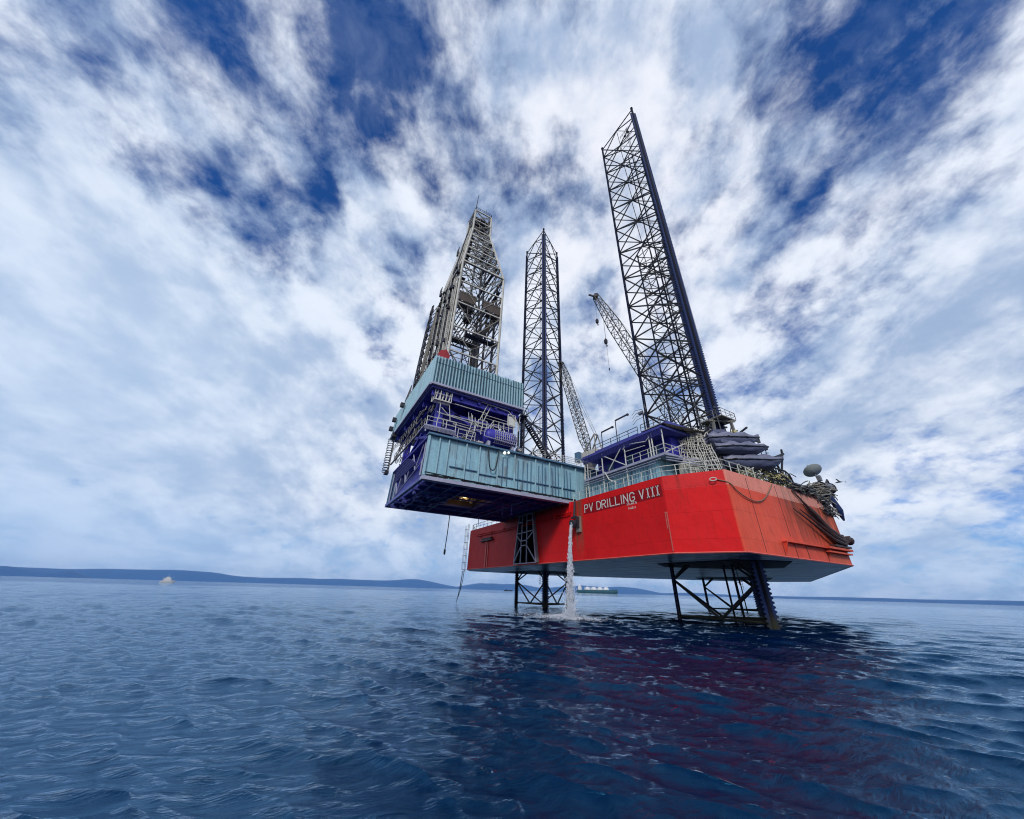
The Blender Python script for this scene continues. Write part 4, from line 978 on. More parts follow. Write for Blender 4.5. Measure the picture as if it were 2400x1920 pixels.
# mooring hoses / coiled lines heaped on the deck edge
def heap(name, label, cat, c, ext, nn, mats, seed, r=.07, coil=False, parts=('coil','line')):
    t = thing(name, label, cat, c); q = random.Random(seed)
    b = MB()
    for k in range(nn):
        x, y, z = (c[i]+ext[i]*(q.random()-.5) for i in range(3))
        if coil:
            rr_ = .35+.5*q.random(); ax = Vector((q.random()-.5,q.random()-.5,.6)).normalized(); u = ax.orthogonal().normalized(); w = ax.cross(u)
            b.path([Vector((x,y,z))+u*(rr_*math.cos(a))+w*(rr_*math.sin(a)) for a in np.linspace(0,5.8,12)], r, n=5)
        else: b.path([(x,y,z),(x+.4*(q.random()-.5),y+.9*(q.random()-.5),z+.5*(q.random()-.3)),(x+.8*(q.random()-.5),y+1.8*(q.random()-.5),z-.3*q.random())], r, n=5)
    b.build(parts[0], M[mats[0]], t)
    b = MB()
    for k in range(nn//2):
        x, y, z = (c[i]+ext[i]*(q.random()-.5) for i in range(3)); b.path([(x,y,z),(x+.3*(q.random()-.5),y+.8,z-.1+.3*q.random()),(x+.3*(q.random()-.5),y+1.8,z-.5*q.random())], r*.8, n=5)
    b.build(parts[1], M[mats[1]], t)
    return t
heap('mooring_gear','heap of pale yellowish hoses and fittings on the deck edge below the dark rack','mooring gear',(30.2,14.6,15.0),(1.2,5.2,1.9),110,('yellow','dark'),71)
heap('mooring_gear','smaller heap of yellowish ropes behind the white rail beside the lowest lifeboat','mooring gear',(29.9,9.4,14.7),(1.4,2.6,1.2),50,('cream','yellow'),72)
heap('hose_bundle','tangle of dark hoses spilling over the rusty deck edge above the anchor','hose',(31.0,18.6,14.1),(.6,6.5,.8),90,('dark','cream_d'),73,.075)
heap('hose_coil','pile of coiled grey-brown hoses under the satellite dish','hose',(30.2,25.4,15.2),(2.0,3.2,1.7),70,('cream_d','dark'),74,.07,True)
heap('netting','dark tangled cargo net hanging over the far corner of the starboard side','net',(31.15,23.2,12.9),(.4,2.6,2.0),80,('dark','cream'),75,.055)
b = MB()
pts = [(30.9,25.2,15.2),(31.2,25.6,14.0),(31.35,25.9,12.6),(31.4,26.0,11.4)]
b.path(pts,.3,n=8,rs=[.12,.3,.42,.1]); tag(b.build('fender_bag', M['rack']), 'dark blue bag-like fender hanging off the corner below the coiled hoses', 'fender')
rl = thing('hose_reel', 'ribbed dark grey hose reel drum on the far corner of the deck', 'reel', (30.6,26,15.2))
b = MB(); prf = []
for k in range(12): prf += [(.5+.10*(k%2),k*.18),(.5+.10*(k%2),k*.18+.12)]
b.lathe(prf,(30.7,25.0,15.6),(.1,1,.05),16); b.build('drum', M['boat_lt'], rl); b = MB(); b.lathe([(.72,0),(.72,.1)],(30.7,24.88,15.6),(.1,1,.05),16); b.lathe([(.72,0),(.72,.1)],(30.9,27.2,15.7),(.1,1,.05),16); b.beam((30.6,26,ZT),(30.7,26,15.4),.4); b.path([(30.8,27,16.4),(30.9,27.4,16.9),(30.8,27.9,16.4)],.12,n=5); b.build('flange', M['dark'], rl)
# satellite dish
sd_ = thing('satellite_dish', 'round grey satellite dish on a short post above the far starboard corner', 'satellite dish', (29.9,26.5,16))
dc = Vector((29.9,26.9,18.35)); dn = Vector((-.45,.35,.82)).normalized()
b = MB(); prf = [(.02,-.34)]+[(1.12*k/8,-.34+.34*(k/8)**2) for k in range(1,9)]+[(1.16,.02),(1.12,.05)]+[(1.08*k/8,-.28+.34*(k/8)**2) for k in range(8,0,-1)]
b.lathe(prf,dc,dn,28,cap=False); b.build('reflector', M['dish'], sd_, True)
b = MB(); b.tube((30.1,27.3,15.2),(29.95,27.05,17.95),.09,n=8); b.box((30.0,27.0,16.9),(30.4,27.5,17.6)); b.beam((29.95,27.05,17.9),dc-dn*.3,.2); b.build('pedestal', M['grey'], sd_)
b = MB(); b.tube(dc+dn*.95,dc-dn*.3,.03,n=5); b.lathe([(.03,0),(.09,.08),(.09,.2),(.03,.24)],dc+dn*.9,dn,8)
for a in (0,2.1,4.2):
    u = dn.orthogonal().normalized(); w = dn.cross(u); b.tube(dc+(u*math.cos(a)+w*math.sin(a))*1.05+dn*.02,dc+dn*.95,.02,n=4)
b.build('feed_horn', M['grey'], sd_)
# anchor
an = thing('anchor', 'black rusty anchor with long shank lying on the ledge of the rusted starboard side', 'anchor', (31.4,22,8.2))
b = MB()
b.path([(31.15,16.8,12.8),(31.2,17.6,12.2),(31.3,18.4,11.5),(31.45,20.2,9.9),(31.5,22.6,9.1)],.2,n=8,rs=[.09,.14,.3,.34,.3]); b.build('shank', M['rust'], an)
b = MB()
b.path([(31.2,14.1,11.45),(31.4,17.6,10.0),(31.6,20.6,8.7),(31.65,23.0,8.35)],.12,n=6,rs=[.05,.12,.2,.16]); b.path([(31.15,15.8,11.55),(31.35,18.6,10.3),(31.55,21.2,9.1),(31.6,23,8.7)],.14,n=6,rs=[.06,.14,.26,.2]); b.build('fluke', M['rust'], an)
b = MB(); b.box((31.05,22.6,8.4),(31.6,23.5,9.5)); b.beam((31.3,23.4,8.6),(31.5,25.2,9.3),.3,.5); b.lathe([(.2,0),(.42,.15),(.5,.7),(.34,.8)],(31.3,24.6,9.15),(.1,1,-.25),10); b.box((31.1,20.4,8.05),(31.6,24.4,8.25)); b.build('crown', M['rust'], an)
b = MB(); 
for k in range(9):
    p = Vector((31.1,15.6,13.7)).lerp(Vector((31.15,16.9,12.8)),k/8); b.lathe([(.05,0),(.12,.08),(.05,.2)],p,(0,.8,-.5),6)
b.build('chain', M['rust'], an)
# mooring line on the side
b = MB(); A = Vector((31.04,1.9,12.75)); pts = [(30.2,2.5,12.95),(31.0,3.1,12.55),(31.08,3.9,11.95),(31.1,5.2,11.45),(31.1,6.6,11.25),(31.1,7.8,11.4),(31.1,9.0,11.9),(31.1,10.3,12.8),(31.08,11.4,13.7)]
P_ = [Vector(p) for p in pts]; sm = []
for i in range(len(P_)-1):
    p0, p1, p2, p3 = P_[max(i-1,0)], P_[i], P_[i+1], P_[min(i+2,len(P_)-1)]
    for k in range(6):
        t = k/6; sm.append(.5*((2*p1)+(p2-p0)*t+(2*p0-5*p1+4*p2-p3)*t*t+(3*p1-p0-3*p2+p3)*t**3))
sm.append(P_[-1]); ml = thing('mooring_line','brown rope sagging in a curve across the upper starboard side','rope',(31,7,12))
bb = MB(); bb.path(sm,.06,n=6); bb.build('rope', M['rope'], ml, True)
bb = MB(); q0 = Vector((30.0,2.25,12.95)); bb.path([q0+Vector((.3*math.cos(a)*.87,.3*math.cos(a)*.5,.16*math.sin(a)))+Vector((.06,-.12,0)) for a in np.linspace(0,2*PI,13)],.06,n=5); bb.build('eye_ring', M['cream'], ml)

# ================================================================== WATER JET
rr7 = random.Random(81)
b = MB(); jx, jy = 11.15, -1.0
def jet(z):  # ballistic path of the discharge
    t = math.sqrt(max(0,(10.75-z)*2/9.8)); return (jx+.05*t, jy-.55*t)
b2 = MB()
zs_ = [10.8-.4*k for k in range(24)]
b2.path([(*jet(z),z) for z in zs_],.2,n=10,rs=[.26-.004*k for k in range(24)])
wj = thing('water_jet', 'white stream of discharged water falling from the outlet to the sea', 'water jet', (jx,jy,0))
def mat_water_white():
    m, nt, bs = nmat('aerated_water'); bs.inputs['Base Color'].default_value = (.80,.84,.90,1); bs.inputs['Roughness'].default_value = .35
    n_ = pos_noise(nt, 5., (1.6,1.6,.35), 6, .7)
    tr = N(nt,'ShaderNodeBsdfTransparent'); ms = N(nt,'ShaderNodeMixShader'); out = nt.nodes['Material Output']
    nt.links.new(math_(nt,'MULTIPLY',ramp(nt,n_.outputs[0],.44,.68),.6), ms.inputs[0]); nt.links.new(tr.outputs[0], ms.inputs[1]); nt.links.new(bs.outputs[0], ms.inputs[2]); nt.links.new(ms.outputs[0], out.inputs[0])
    return m
M['jet'] = mat_water_white(); M['drop'] = paint('water_drop', (.78,.83,.92), (.6,.66,.78), .5, 3., .3, bump=0)
b2.build('core_stream', M['jet'], wj, True)
for k in range(4200):
    z = 10.6*(1-rr7.random()**.75); x, y = jet(z); sp = .10+.62*((10.8-z)/10.8)**1.5
    x += rr7.gauss(0,sp*.55); y += rr7.gauss(0,sp*.55); s_ = .018+.03*rr7.random(); l_ = s_*(2+4*rr7.random())
    b.add([(x,y,z+l_),(x+s_,y,z),(x-s_*.5,y+s_*.87,z),(x-s_*.5,y-s_*.87,z),(x,y,z-l_*.6)],[(0,1,2),(0,2,3),(0,3,1),(4,2,1),(4,3,2),(4,1,3)])
o = b.build('spray', M['drop'], wj); 
b = MB(); jx0, jy0 = jet(0)
for k in range(3600):
    a = rr7.random()*2*PI; r_ = abs(rr7.gauss(0,1.9)); x = jx0-1.2+r_*1.9*math.cos(a); y = jy0+r_*math.sin(a)*1.3; z = .08+abs(rr7.gauss(0,.10))+max(0,.5-r_*.4)*rr7.random(); s_ = .02+.04*rr7.random()
    b.add([(x+s_,y,z),(x,y+s_,z),(x-s_,y,z),(x,y-s_,z),(x,y,z+s_*.6)],[(0,1,4),(1,2,4),(2,3,4),(3,0,4),(3,2,1,0)])
tag(b.build('splash_foam', M['drop']), 'patch of white splash and foam on the dark water where the discharge lands', 'foam', kind='stuff')

# ================================================================== FAR VESSELS, BIRD
def azp(az, dist): a = math.radians(az); return Vector((CAM.x+dist*math.sin(a), CAM.y+dist*math.cos(a), 0))
def ship_hull(c, ax, L, W, H, bowf=.15, sheer=0.):
    ax = Vector((*ax,0)).normalized(); sd = Vector((-ax.y,ax.x,0)); b = MB(); vs = []; st = [(-.5,.75),(-.46,.95),(-.3,1),(.3,1),(.42,.75),(.5,.02)]
    for u, w in st:
        for z, k in ((-.5,.8),(H*.5,.95),(H+sheer*max(0,u-.2)*4,1)):
            e = (u+ (.02 if z > 0 and u > .4 else 0))
            vs += [c+ax*(L*e)+sd*(W/2*w*k)+Vector((0,0,z)), c+ax*(L*e)-sd*(W/2*w*k)+Vector((0,0,z))]
    fs = []
    for i in range(len(st)-1):
        o_ = i*6; p = o_+6
        for l in (0,2): fs += [(o_+l,p+l,p+l+2,o_+l+2),(o_+l+1,o_+l+3,p+l+3,p+l+1)]
        fs += [(o_+4,p+4,p+5,o_+5)]
    fs += [(0,2,3,1),(2,4,5,3)]
    b.add(vs,fs); return b, ax, sd
c = azp(-48.6, 2400); dirv = azp(-46,2400)-azp(-52,2400)
lng = thing('gas_carrier', 'distant green ship with a row of white domed tanks near the horizon under the hull', 'ship', tuple(c))
b, ax, sd = ship_hull(c, dirv[:2], 235, 40, 16, sheer=6); b.build('ship_hull', M['ship_green'], lng)
for k in range(4):
    p = c+ax*(-52+36*k)+Vector((0,0,16)); b = MB(); b.lathe([(17.5*math.cos(a),17.5*math.sin(a)) for a in np.linspace(0,1.5,9)],p,n=20); b.build('tank_dome', M['ship_white'], lng, True)
b = MB(); p = c-ax*98+Vector((0,0,16))
for a_, w_, z0, z1 in ((11,16,0,12),(9,14,12,20),(4,4,20,30)):
    q = [p+ax*(sx*a_)+sd*(sy*w_) for sx,sy in ((-1,-1),(1,-1),(1,1),(-1,1))]; b.prism([(v.x,v.y) for v in q],16+z0,16+z1)
b.build('bridge', M['ship_white'], lng)
b = MB()
for k in range(4): p = c+ax*(-70+36*k); b.tube(p+Vector((0,0,16)),p+Vector((0,0,32)),.8,n=6)
b.build('deck_mast', M['ship_white'], lng)
c = azp(-61.2, 1500); dirv = azp(-60,1500)-azp(-63,1500)
sb = thing('cargo_ship', 'tiny dark low ship on the horizon between the hanging ladder and a leg', 'ship', tuple(c))
b, ax, sd = ship_hull(c, dirv[:2], 32, 8, 2.6, sheer=1); b.build('ship_hull', M['ship_dark'], sb)
b = MB(); p = c-ax*7; q = [p+ax*(sx*3)+sd*(sy*2.5) for sx,sy in ((-1,-1),(1,-1),(1,1),(-1,1))]; b.prism([(v.x,v.y) for v in q],2.6,5.4); b.tube(c+ax*5+Vector((0,0,2.5)),c+ax*5+Vector((0,0,6)),.25,n=5); b.build('wheelhouse', M['ship_dark'], sb)
c = azp(-101.1, 700); dirv = azp(-100.5,700)-azp(-101.7,700)
wb = thing('motor_boat', 'small white boat far off against the blue hills, alone on open sea', 'boat', tuple(c))
b, ax, sd = ship_hull(c, dirv[:2], 14, 4.5, 2.0, sheer=1.3); b.build('boat_hull', M['ship_white'], wb)
def qq(u0,u1,w,z0,z1):
    q = [c+ax*u+sd*(sy*w) for u,sy in ((u0,-1),(u1,-1),(u1,1),(u0,1))]; b.prism([(v.x,v.y) for v in q],z0,z1)
b = MB(); qq(-4.5,3.2,2.1,2.2,4.8); qq(-2.8,1.6,1.8,4.81,6.6); b.tube(c-ax*.6+Vector((0,0,6.6)),c-ax*.9+Vector((0,0,9.6)),.12,n=5); b.tube(c+ax*3+Vector((0,0,2)),c+ax*5+Vector((0,0,7.5)),.1,n=5); b.tube(c-ax*5+Vector((0,0,2)),c-ax*5.4+Vector((0,0,7.)),.1,n=5); b.build('cabin', M['ship_white'], wb)
b = MB(); b.box((c.x-.3,c.y-1.2,2.1),(c.x+.3,c.y-.6,4.6)); b.build('dark_gear', M['ship_dark'], wb)
# bird
bp_ = CAM + (Fv + Rr*((1968-1227.5)/812.565) - Ur*((1131-923.3)/812.565))*62
bd = thing('seabird', 'small dark seabird gliding in the sky beyond the satellite dish', 'bird', tuple(bp_))
b = MB(); fx = Rr; b.path([bp_-fx*.9-Uv*.12,bp_-fx*.45+Uv*.02,bp_+fx*.1+Uv*.1,bp_+fx*.55+Uv*.12],.1,n=6,rs=[.02,.11,.12,.02]); b.build('body', M['black'], bd, True)
b = MB()
for s in (-1,1):
    r_ = Fv*s; b.add([bp_+fx*.25+Uv*.1,bp_-fx*.15+Uv*.05,bp_+r_*1.0+fx*.05+Uv*.4,bp_+r_*1.6-fx*.3+Uv*.25,bp_+r_*.9+fx*.3+Uv*.42],[(0,1,2,4),(4,2,3),(4,2,1,0),(3,2,4)])
b.build('wing', M['black'], bd)

# ================================================================== SEA
def build_sea():
    rng = np.random.RandomState(4)
    # angular samples: fine in front of the viewer, coarse behind
    fine = np.radians(72); a_f = np.linspace(-fine, fine, 820); a_b = np.linspace(fine, 2*PI-fine, 90)[1:-1]
    ang = np.concatenate([a_f, a_b]); na = len(ang)
    r = [2.2]
    while r[-1] < 26000: r.append(r[-1]*(1.0068 if r[-1] < 400 else 1.02 if r[-1] < 3000 else 1.06))
    r = np.array(r); nr = len(r)
    A, Rr_ = np.meshgrid(ang, r, indexing='ij'); az = A + yaw
    x = CAM.x + Rr_*np.sin(az); y = CAM.y + Rr_*np.cos(az)
    z = np.zeros_like(x); dx = np.zeros_like(x); dy = np.zeros_like(x)
    spacing = np.maximum(Rr_*.0068, Rr_*(2*fine/820)*np.where(np.abs(A) <= fine, 1, 12))
    spacing = np.where(Rr_ > 400, Rr_*.02, spacing)
    wind = yaw + math.radians(205)
    for i in range(130):
        lam = .26*(9./.26)**rng.rand(); k = 2*PI/lam
        th = wind + rng.randn()*.48
        amp = WAVE*lam*(.55+.9*rng.rand())*(1.15 if lam < 2.2 else .40)
        kx, ky = k*math.sin(th), k*math.cos(th); ph = rng.rand()*2*PI
        att = np.clip((lam/spacing-2.2)/2.5, 0, 1)
        p = kx*x+ky*y+ph
        c_, s_ = np.cos(p), np.sin(p)
        z += att*amp*c_; dx -= att*amp*1.5*math.sin(th)*s_; dy -= att*amp*1.5*math.cos(th)*s_
    # patchy gusts
    g = .8+.45*np.sin(x*.05+1.3*np.sin(y*.031))*np.sin(y*.043+.7)
    z *= g
    co = np.stack([x+dx, y+dy, z], -1).reshape(-1,3)
    idx = np.arange(na*nr).reshape(na,nr); nx_ = np.roll(idx,-1,0)
    q = np.stack([idx[:,:-1], nx_[:,:-1], nx_[:,1:], idx[:,1:]], -1).reshape(-1,4)
    # centre cap
    me = bpy.data.meshes.new('sea')
    nv = len(co)+1; co = np.vstack([co, [[CAM.x,CAM.y,-.1]]])
    tri = np.stack([idx[:,0], np.full(na,nv-1), nx_[:,0]], -1)
    nl = q.size+tri.size
    me.vertices.add(nv); me.vertices.foreach_set('co', co.ravel().astype(np.float32))
    me.loops.add(nl); me.loops.foreach_set('vertex_index', np.concatenate([q.ravel(),tri.ravel()]).astype(np.int32))
    me.polygons.add(len(q)+len(tri))
    me.polygons.foreach_set('loop_start', np.concatenate([np.arange(len(q))*4, q.size+np.arange(len(tri))*3]).astype(np.int32))
    me.polygons.foreach_set('use_smooth', np.ones(len(q)+len(tri),bool))
    me.update(calc_edges=True); me.validate()
    o = bpy.data.objects.new('sea', me); COL.objects.link(o); o['kind'] = 'structure'
    m, nt, bs = nmat('sea_water')
    bs.inputs['Base Color'].default_value = (.0015,.026,.10,1); bs.inputs['Roughness'].default_value = .05; bs.inputs['IOR'].default_value = 1.34
    g_ = N(nt,'ShaderNodeNewGeometry')
    mp = N(nt,'ShaderNodeMapping'); mp.inputs['Rotation'].default_value = (0,0,-wind+PI/2); mp.inputs['Scale'].default_value = (1,.45,1); nt.links.new(g_.outputs['Position'], mp.inputs[0])
    n1 = N(nt,'ShaderNodeTexNoise'); n1.inputs['Scale'].default_value = 3.2; n1.inputs['Detail'].default_value = 8; n1.inputs['Roughness'].default_value = .62; n1.inputs['Distortion'].default_value = .6
    nt.links.new(mp.outputs[0], n1.inputs['Vector'])
    bp = N(nt,'ShaderNodeBump'); bp.inputs['Strength'].default_value = .6; bp.inputs['Distance'].default_value = .10
    n2 = N(nt,'ShaderNodeTexNoise', noise_type='RIDGED_MULTIFRACTAL'); n2.inputs['Scale'].default_value = 1.1; n2.inputs['Detail'].default_value = 5; n2.inputs['Roughness'].default_value = .55; n2.inputs['Distortion'].default_value = .5; nt.links.new(mp.outputs[0], n2.inputs['Vector'])
    nt.links.new(math_(nt,'ADD', n1.outputs[0], math_(nt,'MULTIPLY', n2.outputs[0], .22)), bp.inputs['Height'])
    fr = N(nt,'ShaderNodeFresnel'); fr.inputs['IOR'].default_value = 1.52; nt.links.new(bp.outputs[0], fr.inputs['Normal'])
    gl = N(nt,'ShaderNodeBsdfGlossy'); gl.inputs['Roughness'].default_value = .04; nt.links.new(mix(nt, math_(nt,'POWER',fr.outputs[0],.85), (.05,.55,1), (1,1,1)), gl.inputs['Color']); nt.links.new(bp.outputs[0], gl.inputs['Normal'])
    df_ = N(nt,'ShaderNodeBsdfDiffuse'); df_.inputs['Color'].default_value = (.0003,.009,.040,1); nt.links.new(bp.outputs[0], df_.inputs['Normal'])
    ms = N(nt,'ShaderNodeMixShader'); nt.links.new(fr.outputs[0], ms.inputs[0]); nt.links.new(df_.outputs[0], ms.inputs[1]); nt.links.new(gl.outputs[0], ms.inputs[2])
    nt.nodes.remove(bs); nt.links.new(ms.outputs[0], nt.nodes['Material Output'].inputs['Surface'])
    me.materials.append(m)
    return o
WAVE = .0052
sea = build_sea()

# ================================================================== HILLS
def hills(name, az0, az1, dist, hmax, seed, colr, n=160):
    q = np.random.RandomState(seed); az = np.radians(np.linspace(az0, az1, n)); u = np.linspace(0,1,n)
    h = np.zeros(n)
    for f, a in ((2,1),(4,.6),(7,.22),(13,.08)): h += a*np.sin(2*PI*(f*u+q.rand()))
    h = (h-h.min())/(h.max()-h.min()); env = np.minimum(1,np.minimum(u,1-u)*7); h = hmax*(.55+.45*h)*env+2
    b = MB(); vs = []; rows = ((0,0),(.25,.55),(.6,.9),(1,1),(1.6,.5),(2.2,0))
    for dr, hh in rows:
        for i in range(n):
            d = dist*(1+.08*dr); vs.append((CAM.x+d*math.sin(az[i]), CAM.y+d*math.cos(az[i]), -2+h[i]*hh*(1+.01*math.sin(i*.7+dr*9))))
    fs = [(r*n+i,r*n+i+1,(r+1)*n+i+1,(r+1)*n+i) for r in range(len(rows)-1) for i in range(n-1)]
    b.add(vs,fs); o = b.build(name, colr, None, True); o['kind'] = 'structure'; return o
M['hill'] = paint('hazy_blue_hill', (.03,.13,.32), (.025,.11,.28), .6, .002, .9, bump=0)  # blue of the distant haze put into the hill colour
hills('hills', -122, -66, 9300, 180, 3, M['hill'])
hills('hills', -70, -38, 10500, 170, 8, M['hill'])
hills('hills', -45, 18, 9000, 62, 12, M['hill'])
hills('hills', -120, -106.5, 5000, 70, 5, M['hill'], 60)

# ================================================================== SKY, SUN, HAZE
SUN = Vector((.74,-.58,.68)).normalized()
w = bpy.data.worlds.new('World'); sc.world = w; w.use_nodes = True; nt = w.node_tree
bg = nt.nodes['Background']; bg.inputs['Strength'].default_value = .1
sky = N(nt,'ShaderNodeTexSky', sky_type='NISHITA'); sky.sun_disc = False
sky.sun_elevation = math.asin(SUN.z); sky.sun_rotation = math.atan2(SUN.x, SUN.y); sky.altitude = 0; sky.air_density = 1.; sky.dust_density = .6; sky.ozone_density = 2.5
tc = N(nt,'ShaderNodeTexCoord'); sp = N(nt,'ShaderNodeSeparateXYZ'); nt.links.new(tc.outputs['Generated'], sp.inputs[0])
zc = math_(nt,'ADD', math_(nt,'MAXIMUM', sp.outputs[2], 0.), .42)
cb = N(nt,'ShaderNodeCombineXYZ'); nt.links.new(math_(nt,'DIVIDE',sp.outputs[0],zc), cb.inputs[0]); nt.links.new(math_(nt,'DIVIDE',sp.outputs[1],zc), cb.inputs[1])
street = math.radians(152)   # cloud streets run towards the horizon behind the rig
rotm = N(nt,'ShaderNodeMapping'); rotm.inputs['Rotation'].default_value = (0,0,-street); nt.links.new(cb.outputs[0], rotm.inputs[0])
def plane_noise(scale, stretch, detail, rough, dist, off=(0,0,0)):
    mp = N(nt,'ShaderNodeMapping'); mp.inputs['Scale'].default_value = (stretch,1,1); mp.inputs['Location'].default_value = off
    nt.links.new(rotm.outputs[0], mp.inputs[0])
    nz = N(nt,'ShaderNodeTexNoise'); nz.inputs['Scale'].default_value = scale; nz.inputs['Detail'].default_value = detail; nz.inputs['Roughness'].default_value = rough; nz.inputs['Distortion'].default_value = dist
    nt.links.new(mp.outputs[0], nz.inputs['Vector']); return nz.outputs[0]
n_low = plane_noise(2.6, .85, 5, .55, .3)
n_puf0 = plane_noise(6.5, .85, 10, .6, .15)
n_pf20 = plane_noise(6.5, .85, 5, .58, .15, (.045,-.07,0))
n_mid = plane_noise(3.2, .75, 7, .56, .4, (3.1,1.7,0))
n_fin = plane_noise(19., 1., 7, .64, .3, (1.2,8.7,0))
def billow(off):
    wx = N(nt,'ShaderNodeVectorMath', operation='SCALE'); nt.links.new(n_wc, wx.inputs[0]); wx.inputs['Scale'].default_value = .16
    ad = N(nt,'ShaderNodeVectorMath', operation='ADD'); nt.links.new(rotm.outputs[0], ad.inputs[0]); nt.links.new(wx.outputs[0], ad.inputs[1])
    mp = N(nt,'ShaderNodeMapping'); mp.inputs['Scale'].default_value = (.75,1,1); mp.inputs['Location'].default_value = off; nt.links.new(ad.outputs[0], mp.inputs[0])
    vo = N(nt,'ShaderNodeTexVoronoi', feature='F1'); vo.inputs['Scale'].default_value = 9.; vo.inputs['Detail'].default_value = 1.; vo.inputs['Roughness'].default_value = .5
    nt.links.new(mp.outputs[0], vo.inputs['Vector']); return math_(nt,'SUBTRACT', 1., vo.outputs['Distance'])
nwc = N(nt,'ShaderNodeTexNoise'); nwc.inputs['Scale'].default_value = 8.; nwc.inputs['Detail'].default_value = 5; nwc.inputs['Roughness'].default_value = .6; nt.links.new(rotm.outputs[0], nwc.inputs['Vector']); n_wc = nwc.outputs['Color']
n_puf = math_(nt,'ADD', math_(nt,'MULTIPLY',n_puf0,.74), math_(nt,'MULTIPLY',billow((0,0,0)),.22))
wn = N(nt,'ShaderNodeTexNoise'); wn.inputs['Scale'].default_value = 5.; wn.inputs['Detail'].default_value = 6; nt.links.new(tc.outputs['Generated'], wn.inputs['Vector'])
wv = N(nt,'ShaderNodeVectorMath', operation='SUBTRACT'); nt.links.new(wn.outputs['Color'], wv.inputs[0]); wv.inputs[1].default_value = (.5,.5,.5)
ws = N(nt,'ShaderNodeVectorMath', operation='SCALE'); nt.links.new(wv.outputs[0], ws.inputs[0]); ws.inputs['Scale'].default_value = .22
wd = N(nt,'ShaderNodeVectorMath', operation='ADD'); nt.links.new(tc.outputs['Generated'], wd.inputs[0]); nt.links.new(ws.outputs[0], wd.inputs[1])
def blob(d, r, amt, acc):
    v = N(nt,'ShaderNodeVectorMath', operation='DISTANCE'); nt.links.new(wd.outputs[0], v.inputs[0]); v.inputs[1].default_value = d
    mr = N(nt,'ShaderNodeMapRange', interpolation_type='SMOOTHSTEP'); nt.links.new(v.outputs['Value'], mr.inputs[0])
    mr.inputs[1].default_value = 0; mr.inputs[2].default_value = r; mr.inputs[3].default_value = amt; mr.inputs[4].default_value = 0
    return mr.outputs[0] if acc is None else math_(nt,'ADD',acc,mr.outputs[0])
acc = None
GAPS = [((-.327,-.097,.94),.17,0.112),((-.385,-.136,.913),.12,0.070),((-.45,-.134,.883),.17,.20),((-.526,-.076,.847),.13,.17),((-.536,.047,.843),.09,0.091),((-.635,-.424,.645),.11,.16),((-.66,-.33,.67),.08,0.056),((-.462,-.371,.805),.15,0.085),((-.52,-.33,.78),.14,0.056),((-.625,-.213,.751),.12,0.077),((-.59,-.12,.80),.14,0.077),((-.5,-.25,.83),.3,0.035),
 ((.067,.51,.858),.17,0.141),((-.025,.541,.84),.15,0.134),((.097,.606,.79),.16,0.141),((.2,.62,.76),.2,0.155),((.02,.57,.82),.2,0.070),((-.06,.69,.72),.1,0.049),((-.12,.75,.65),.12,0.035),((-.02,.98,.14),.30,.30)]
CLOUD = [((-.132,.327,.936),.26,-.14),((-.29,.1,.95),.18,-.10),((-.368,.546,.752),.33,-.10),((-.632,.321,.705),.32,-.12),((-.702,-.425,.572),.18,-.06),((-.86,-.35,.37),.50,-.20),((-.88,-.1,.45),.4,-.12),((.06,.83,.54),.30,-.09),((-.066,.961,.268),.35,-.04),((-.75,-.05,.6),.2,-.06),((-.8,-.5,.5),.35,-.12)]
for d, r, a in GAPS+CLOUD: acc = blob(d, r, a, acc)
dens0 = math_(nt,'ADD', math_(nt,'MULTIPLY',n_low,.26), math_(nt,'ADD', math_(nt,'MULTIPLY',n_puf,.56), math_(nt,'MULTIPLY',n_fin,.18)))
dens = math_(nt,'SUBTRACT', math_(nt,'ADD', math_(nt,'MULTIPLY', math_(nt,'SUBTRACT', dens0, .5), 2.05), .515), acc)
lowc = N(nt,'ShaderNodeMapRange', interpolation_type='SMOOTHSTEP'); nt.links.new(sp.outputs[2], lowc.inputs[0]); lowc.inputs[1].default_value = .72; lowc.inputs[2].default_value = .25; lowc.inputs[4].default_value = .17
dens = math_(nt,'ADD', dens, lowc.outputs[0])
mr = N(nt,'ShaderNodeMapRange', interpolation_type='SMOOTHSTEP'); nt.links.new(dens, mr.inputs[0]); mr.inputs[1].default_value = .15; mr.inputs[2].default_value = .55
cover = mr.outputs[0]
S = 10.
def cc(r,g,b_): return (r*S,g*S,b_*S)
soft = N(nt,'ShaderNodeMapRange', interpolation_type='SMOOTHSTEP'); nt.links.new(sp.outputs[2], soft.inputs[0]); soft.inputs[1].default_value = .15; soft.inputs[2].default_value = .62; soft.inputs[3].default_value = .35
relief = math_(nt,'MULTIPLY', math_(nt,'MULTIPLY', math_(nt,'SUBTRACT', n_puf0, n_pf20), 2.6), soft.outputs[0])
nm_ = N(nt,'ShaderNodeMapRange', clamp=False); nt.links.new(n_mid, nm_.inputs[0]); nm_.inputs[1].default_value = .36; nm_.inputs[2].default_value = .64
lit = math_(nt,'ADD', relief, nm_.outputs[0])
lit = math_(nt,'ADD', lit, math_(nt,'MULTIPLY', math_(nt,'SUBTRACT', n_fin, .5), .55))
lit = math_(nt,'ADD', math_(nt,'MULTIPLY', lit, .8), math_(nt,'ADD', math_(nt,'MULTIPLY', math_(nt,'SUBTRACT', n_puf0, .5), 1.3), .08))
lsm = N(nt,'ShaderNodeMapRange', interpolation_type='SMOOTHERSTEP'); nt.links.new(lit, lsm.inputs[0]); lsm.inputs[1].default_value = -.35; lsm.inputs[2].default_value = 1.35; lit = lsm.outputs[0]
ccol = mix(nt, lit, cc(.29,.39,.57), cc(.70,.75,.84))
glow = blob((-.3,.45,.84),.62,1.,None)
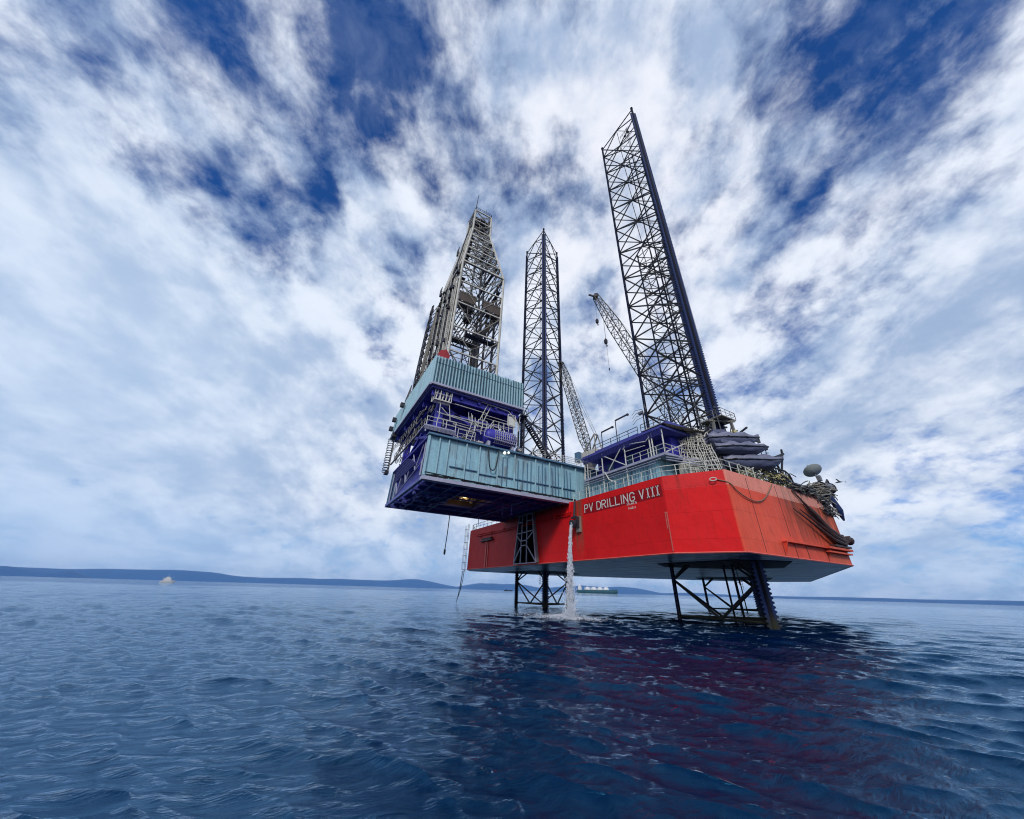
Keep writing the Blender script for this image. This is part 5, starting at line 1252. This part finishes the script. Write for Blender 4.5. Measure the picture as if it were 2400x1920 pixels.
ccol = mix(nt, math_(nt,'MULTIPLY',glow, math_(nt,'ADD', math_(nt,'MULTIPLY',lit,.55), .05)), ccol, cc(.78,.77,.82))
left = blob((-.85,-.52,.15),.75,1.,None)
ccol = mix(nt, math_(nt,'MULTIPLY',left,.45), ccol, cc(.28,.45,.72))
midl = blob((-.86,-.40,.42),.6,1.,None)
ccol = mix(nt, math_(nt,'MULTIPLY',midl,.30), ccol, cc(.58,.68,.80))
sk = mix(nt, 1., sky.outputs[0], (.14,.46,.96), 'MULTIPLY')
veil = math_(nt,'MULTIPLY', ramp(nt, math_(nt,'ADD', math_(nt,'MULTIPLY',n_mid,.5), math_(nt,'MULTIPLY',n_fin,.5)), .44, .66), .20)
sk = mix(nt, veil, sk, cc(.36,.46,.66))
fin = mix(nt, cover, sk, ccol)
# pale bright bank low down, thin blue band at the horizon
low = N(nt,'ShaderNodeMapRange', interpolation_type='SMOOTHSTEP'); nt.links.new(sp.outputs[2], low.inputs[0]); low.inputs[1].default_value = .20; low.inputs[2].default_value = .03
fin = mix(nt, math_(nt,'MULTIPLY',low.outputs[0],.5), fin, cc(.32,.49,.74))
nt.links.new(fin, bg.inputs['Color'])

sl = bpy.data.lights.new('sun','SUN'); sl.energy = 1.5; sl.angle = math.radians(12); sl.color = (1,.95,.88)
so = bpy.data.objects.new('sun', sl); COL.objects.link(so); so.rotation_euler = (-SUN).to_track_quat('-Z','Y').to_euler()

def haze():
    b = MB(); E_ = 14000; b.box((CAM.x-E_,CAM.y-E_,-4),(CAM.x+E_,CAM.y+E_,310))
    m = bpy.data.materials.new('haze_air'); m.use_nodes = True; t = m.node_tree; t.nodes.clear()
    o = t.nodes.new('ShaderNodeOutputMaterial'); v = t.nodes.new('ShaderNodeVolumePrincipled'); v.inputs['Density'].default_value = 3.6e-5; v.inputs['Color'].default_value = (.30,.55,1,1); v.inputs['Anisotropy'].default_value = .1
    t.links.new(v.outputs[0], o.inputs['Volume']); h = b.build('haze', m); h['kind'] = 'stuff'; return h
HAZE = True
if HAZE: haze()

sc.render.engine = 'CYCLES'
sc.cycles.max_bounces = 5; sc.cycles.diffuse_bounces = 2; sc.cycles.glossy_bounces = 3; sc.cycles.transparent_max_bounces = 10; sc.cycles.volume_bounces = 0
sc.cycles.filter_width = 1.1; sc.cycles.use_adaptive_sampling = True; sc.cycles.caustics_reflective = False; sc.cycles.caustics_refractive = False
try: sc.cycles.use_denoising = True
except Exception: pass
sc.view_settings.view_transform = 'Standard'; sc.view_settings.look = 'None'; sc.view_settings.exposure = .28; sc.view_settings.gamma = 1
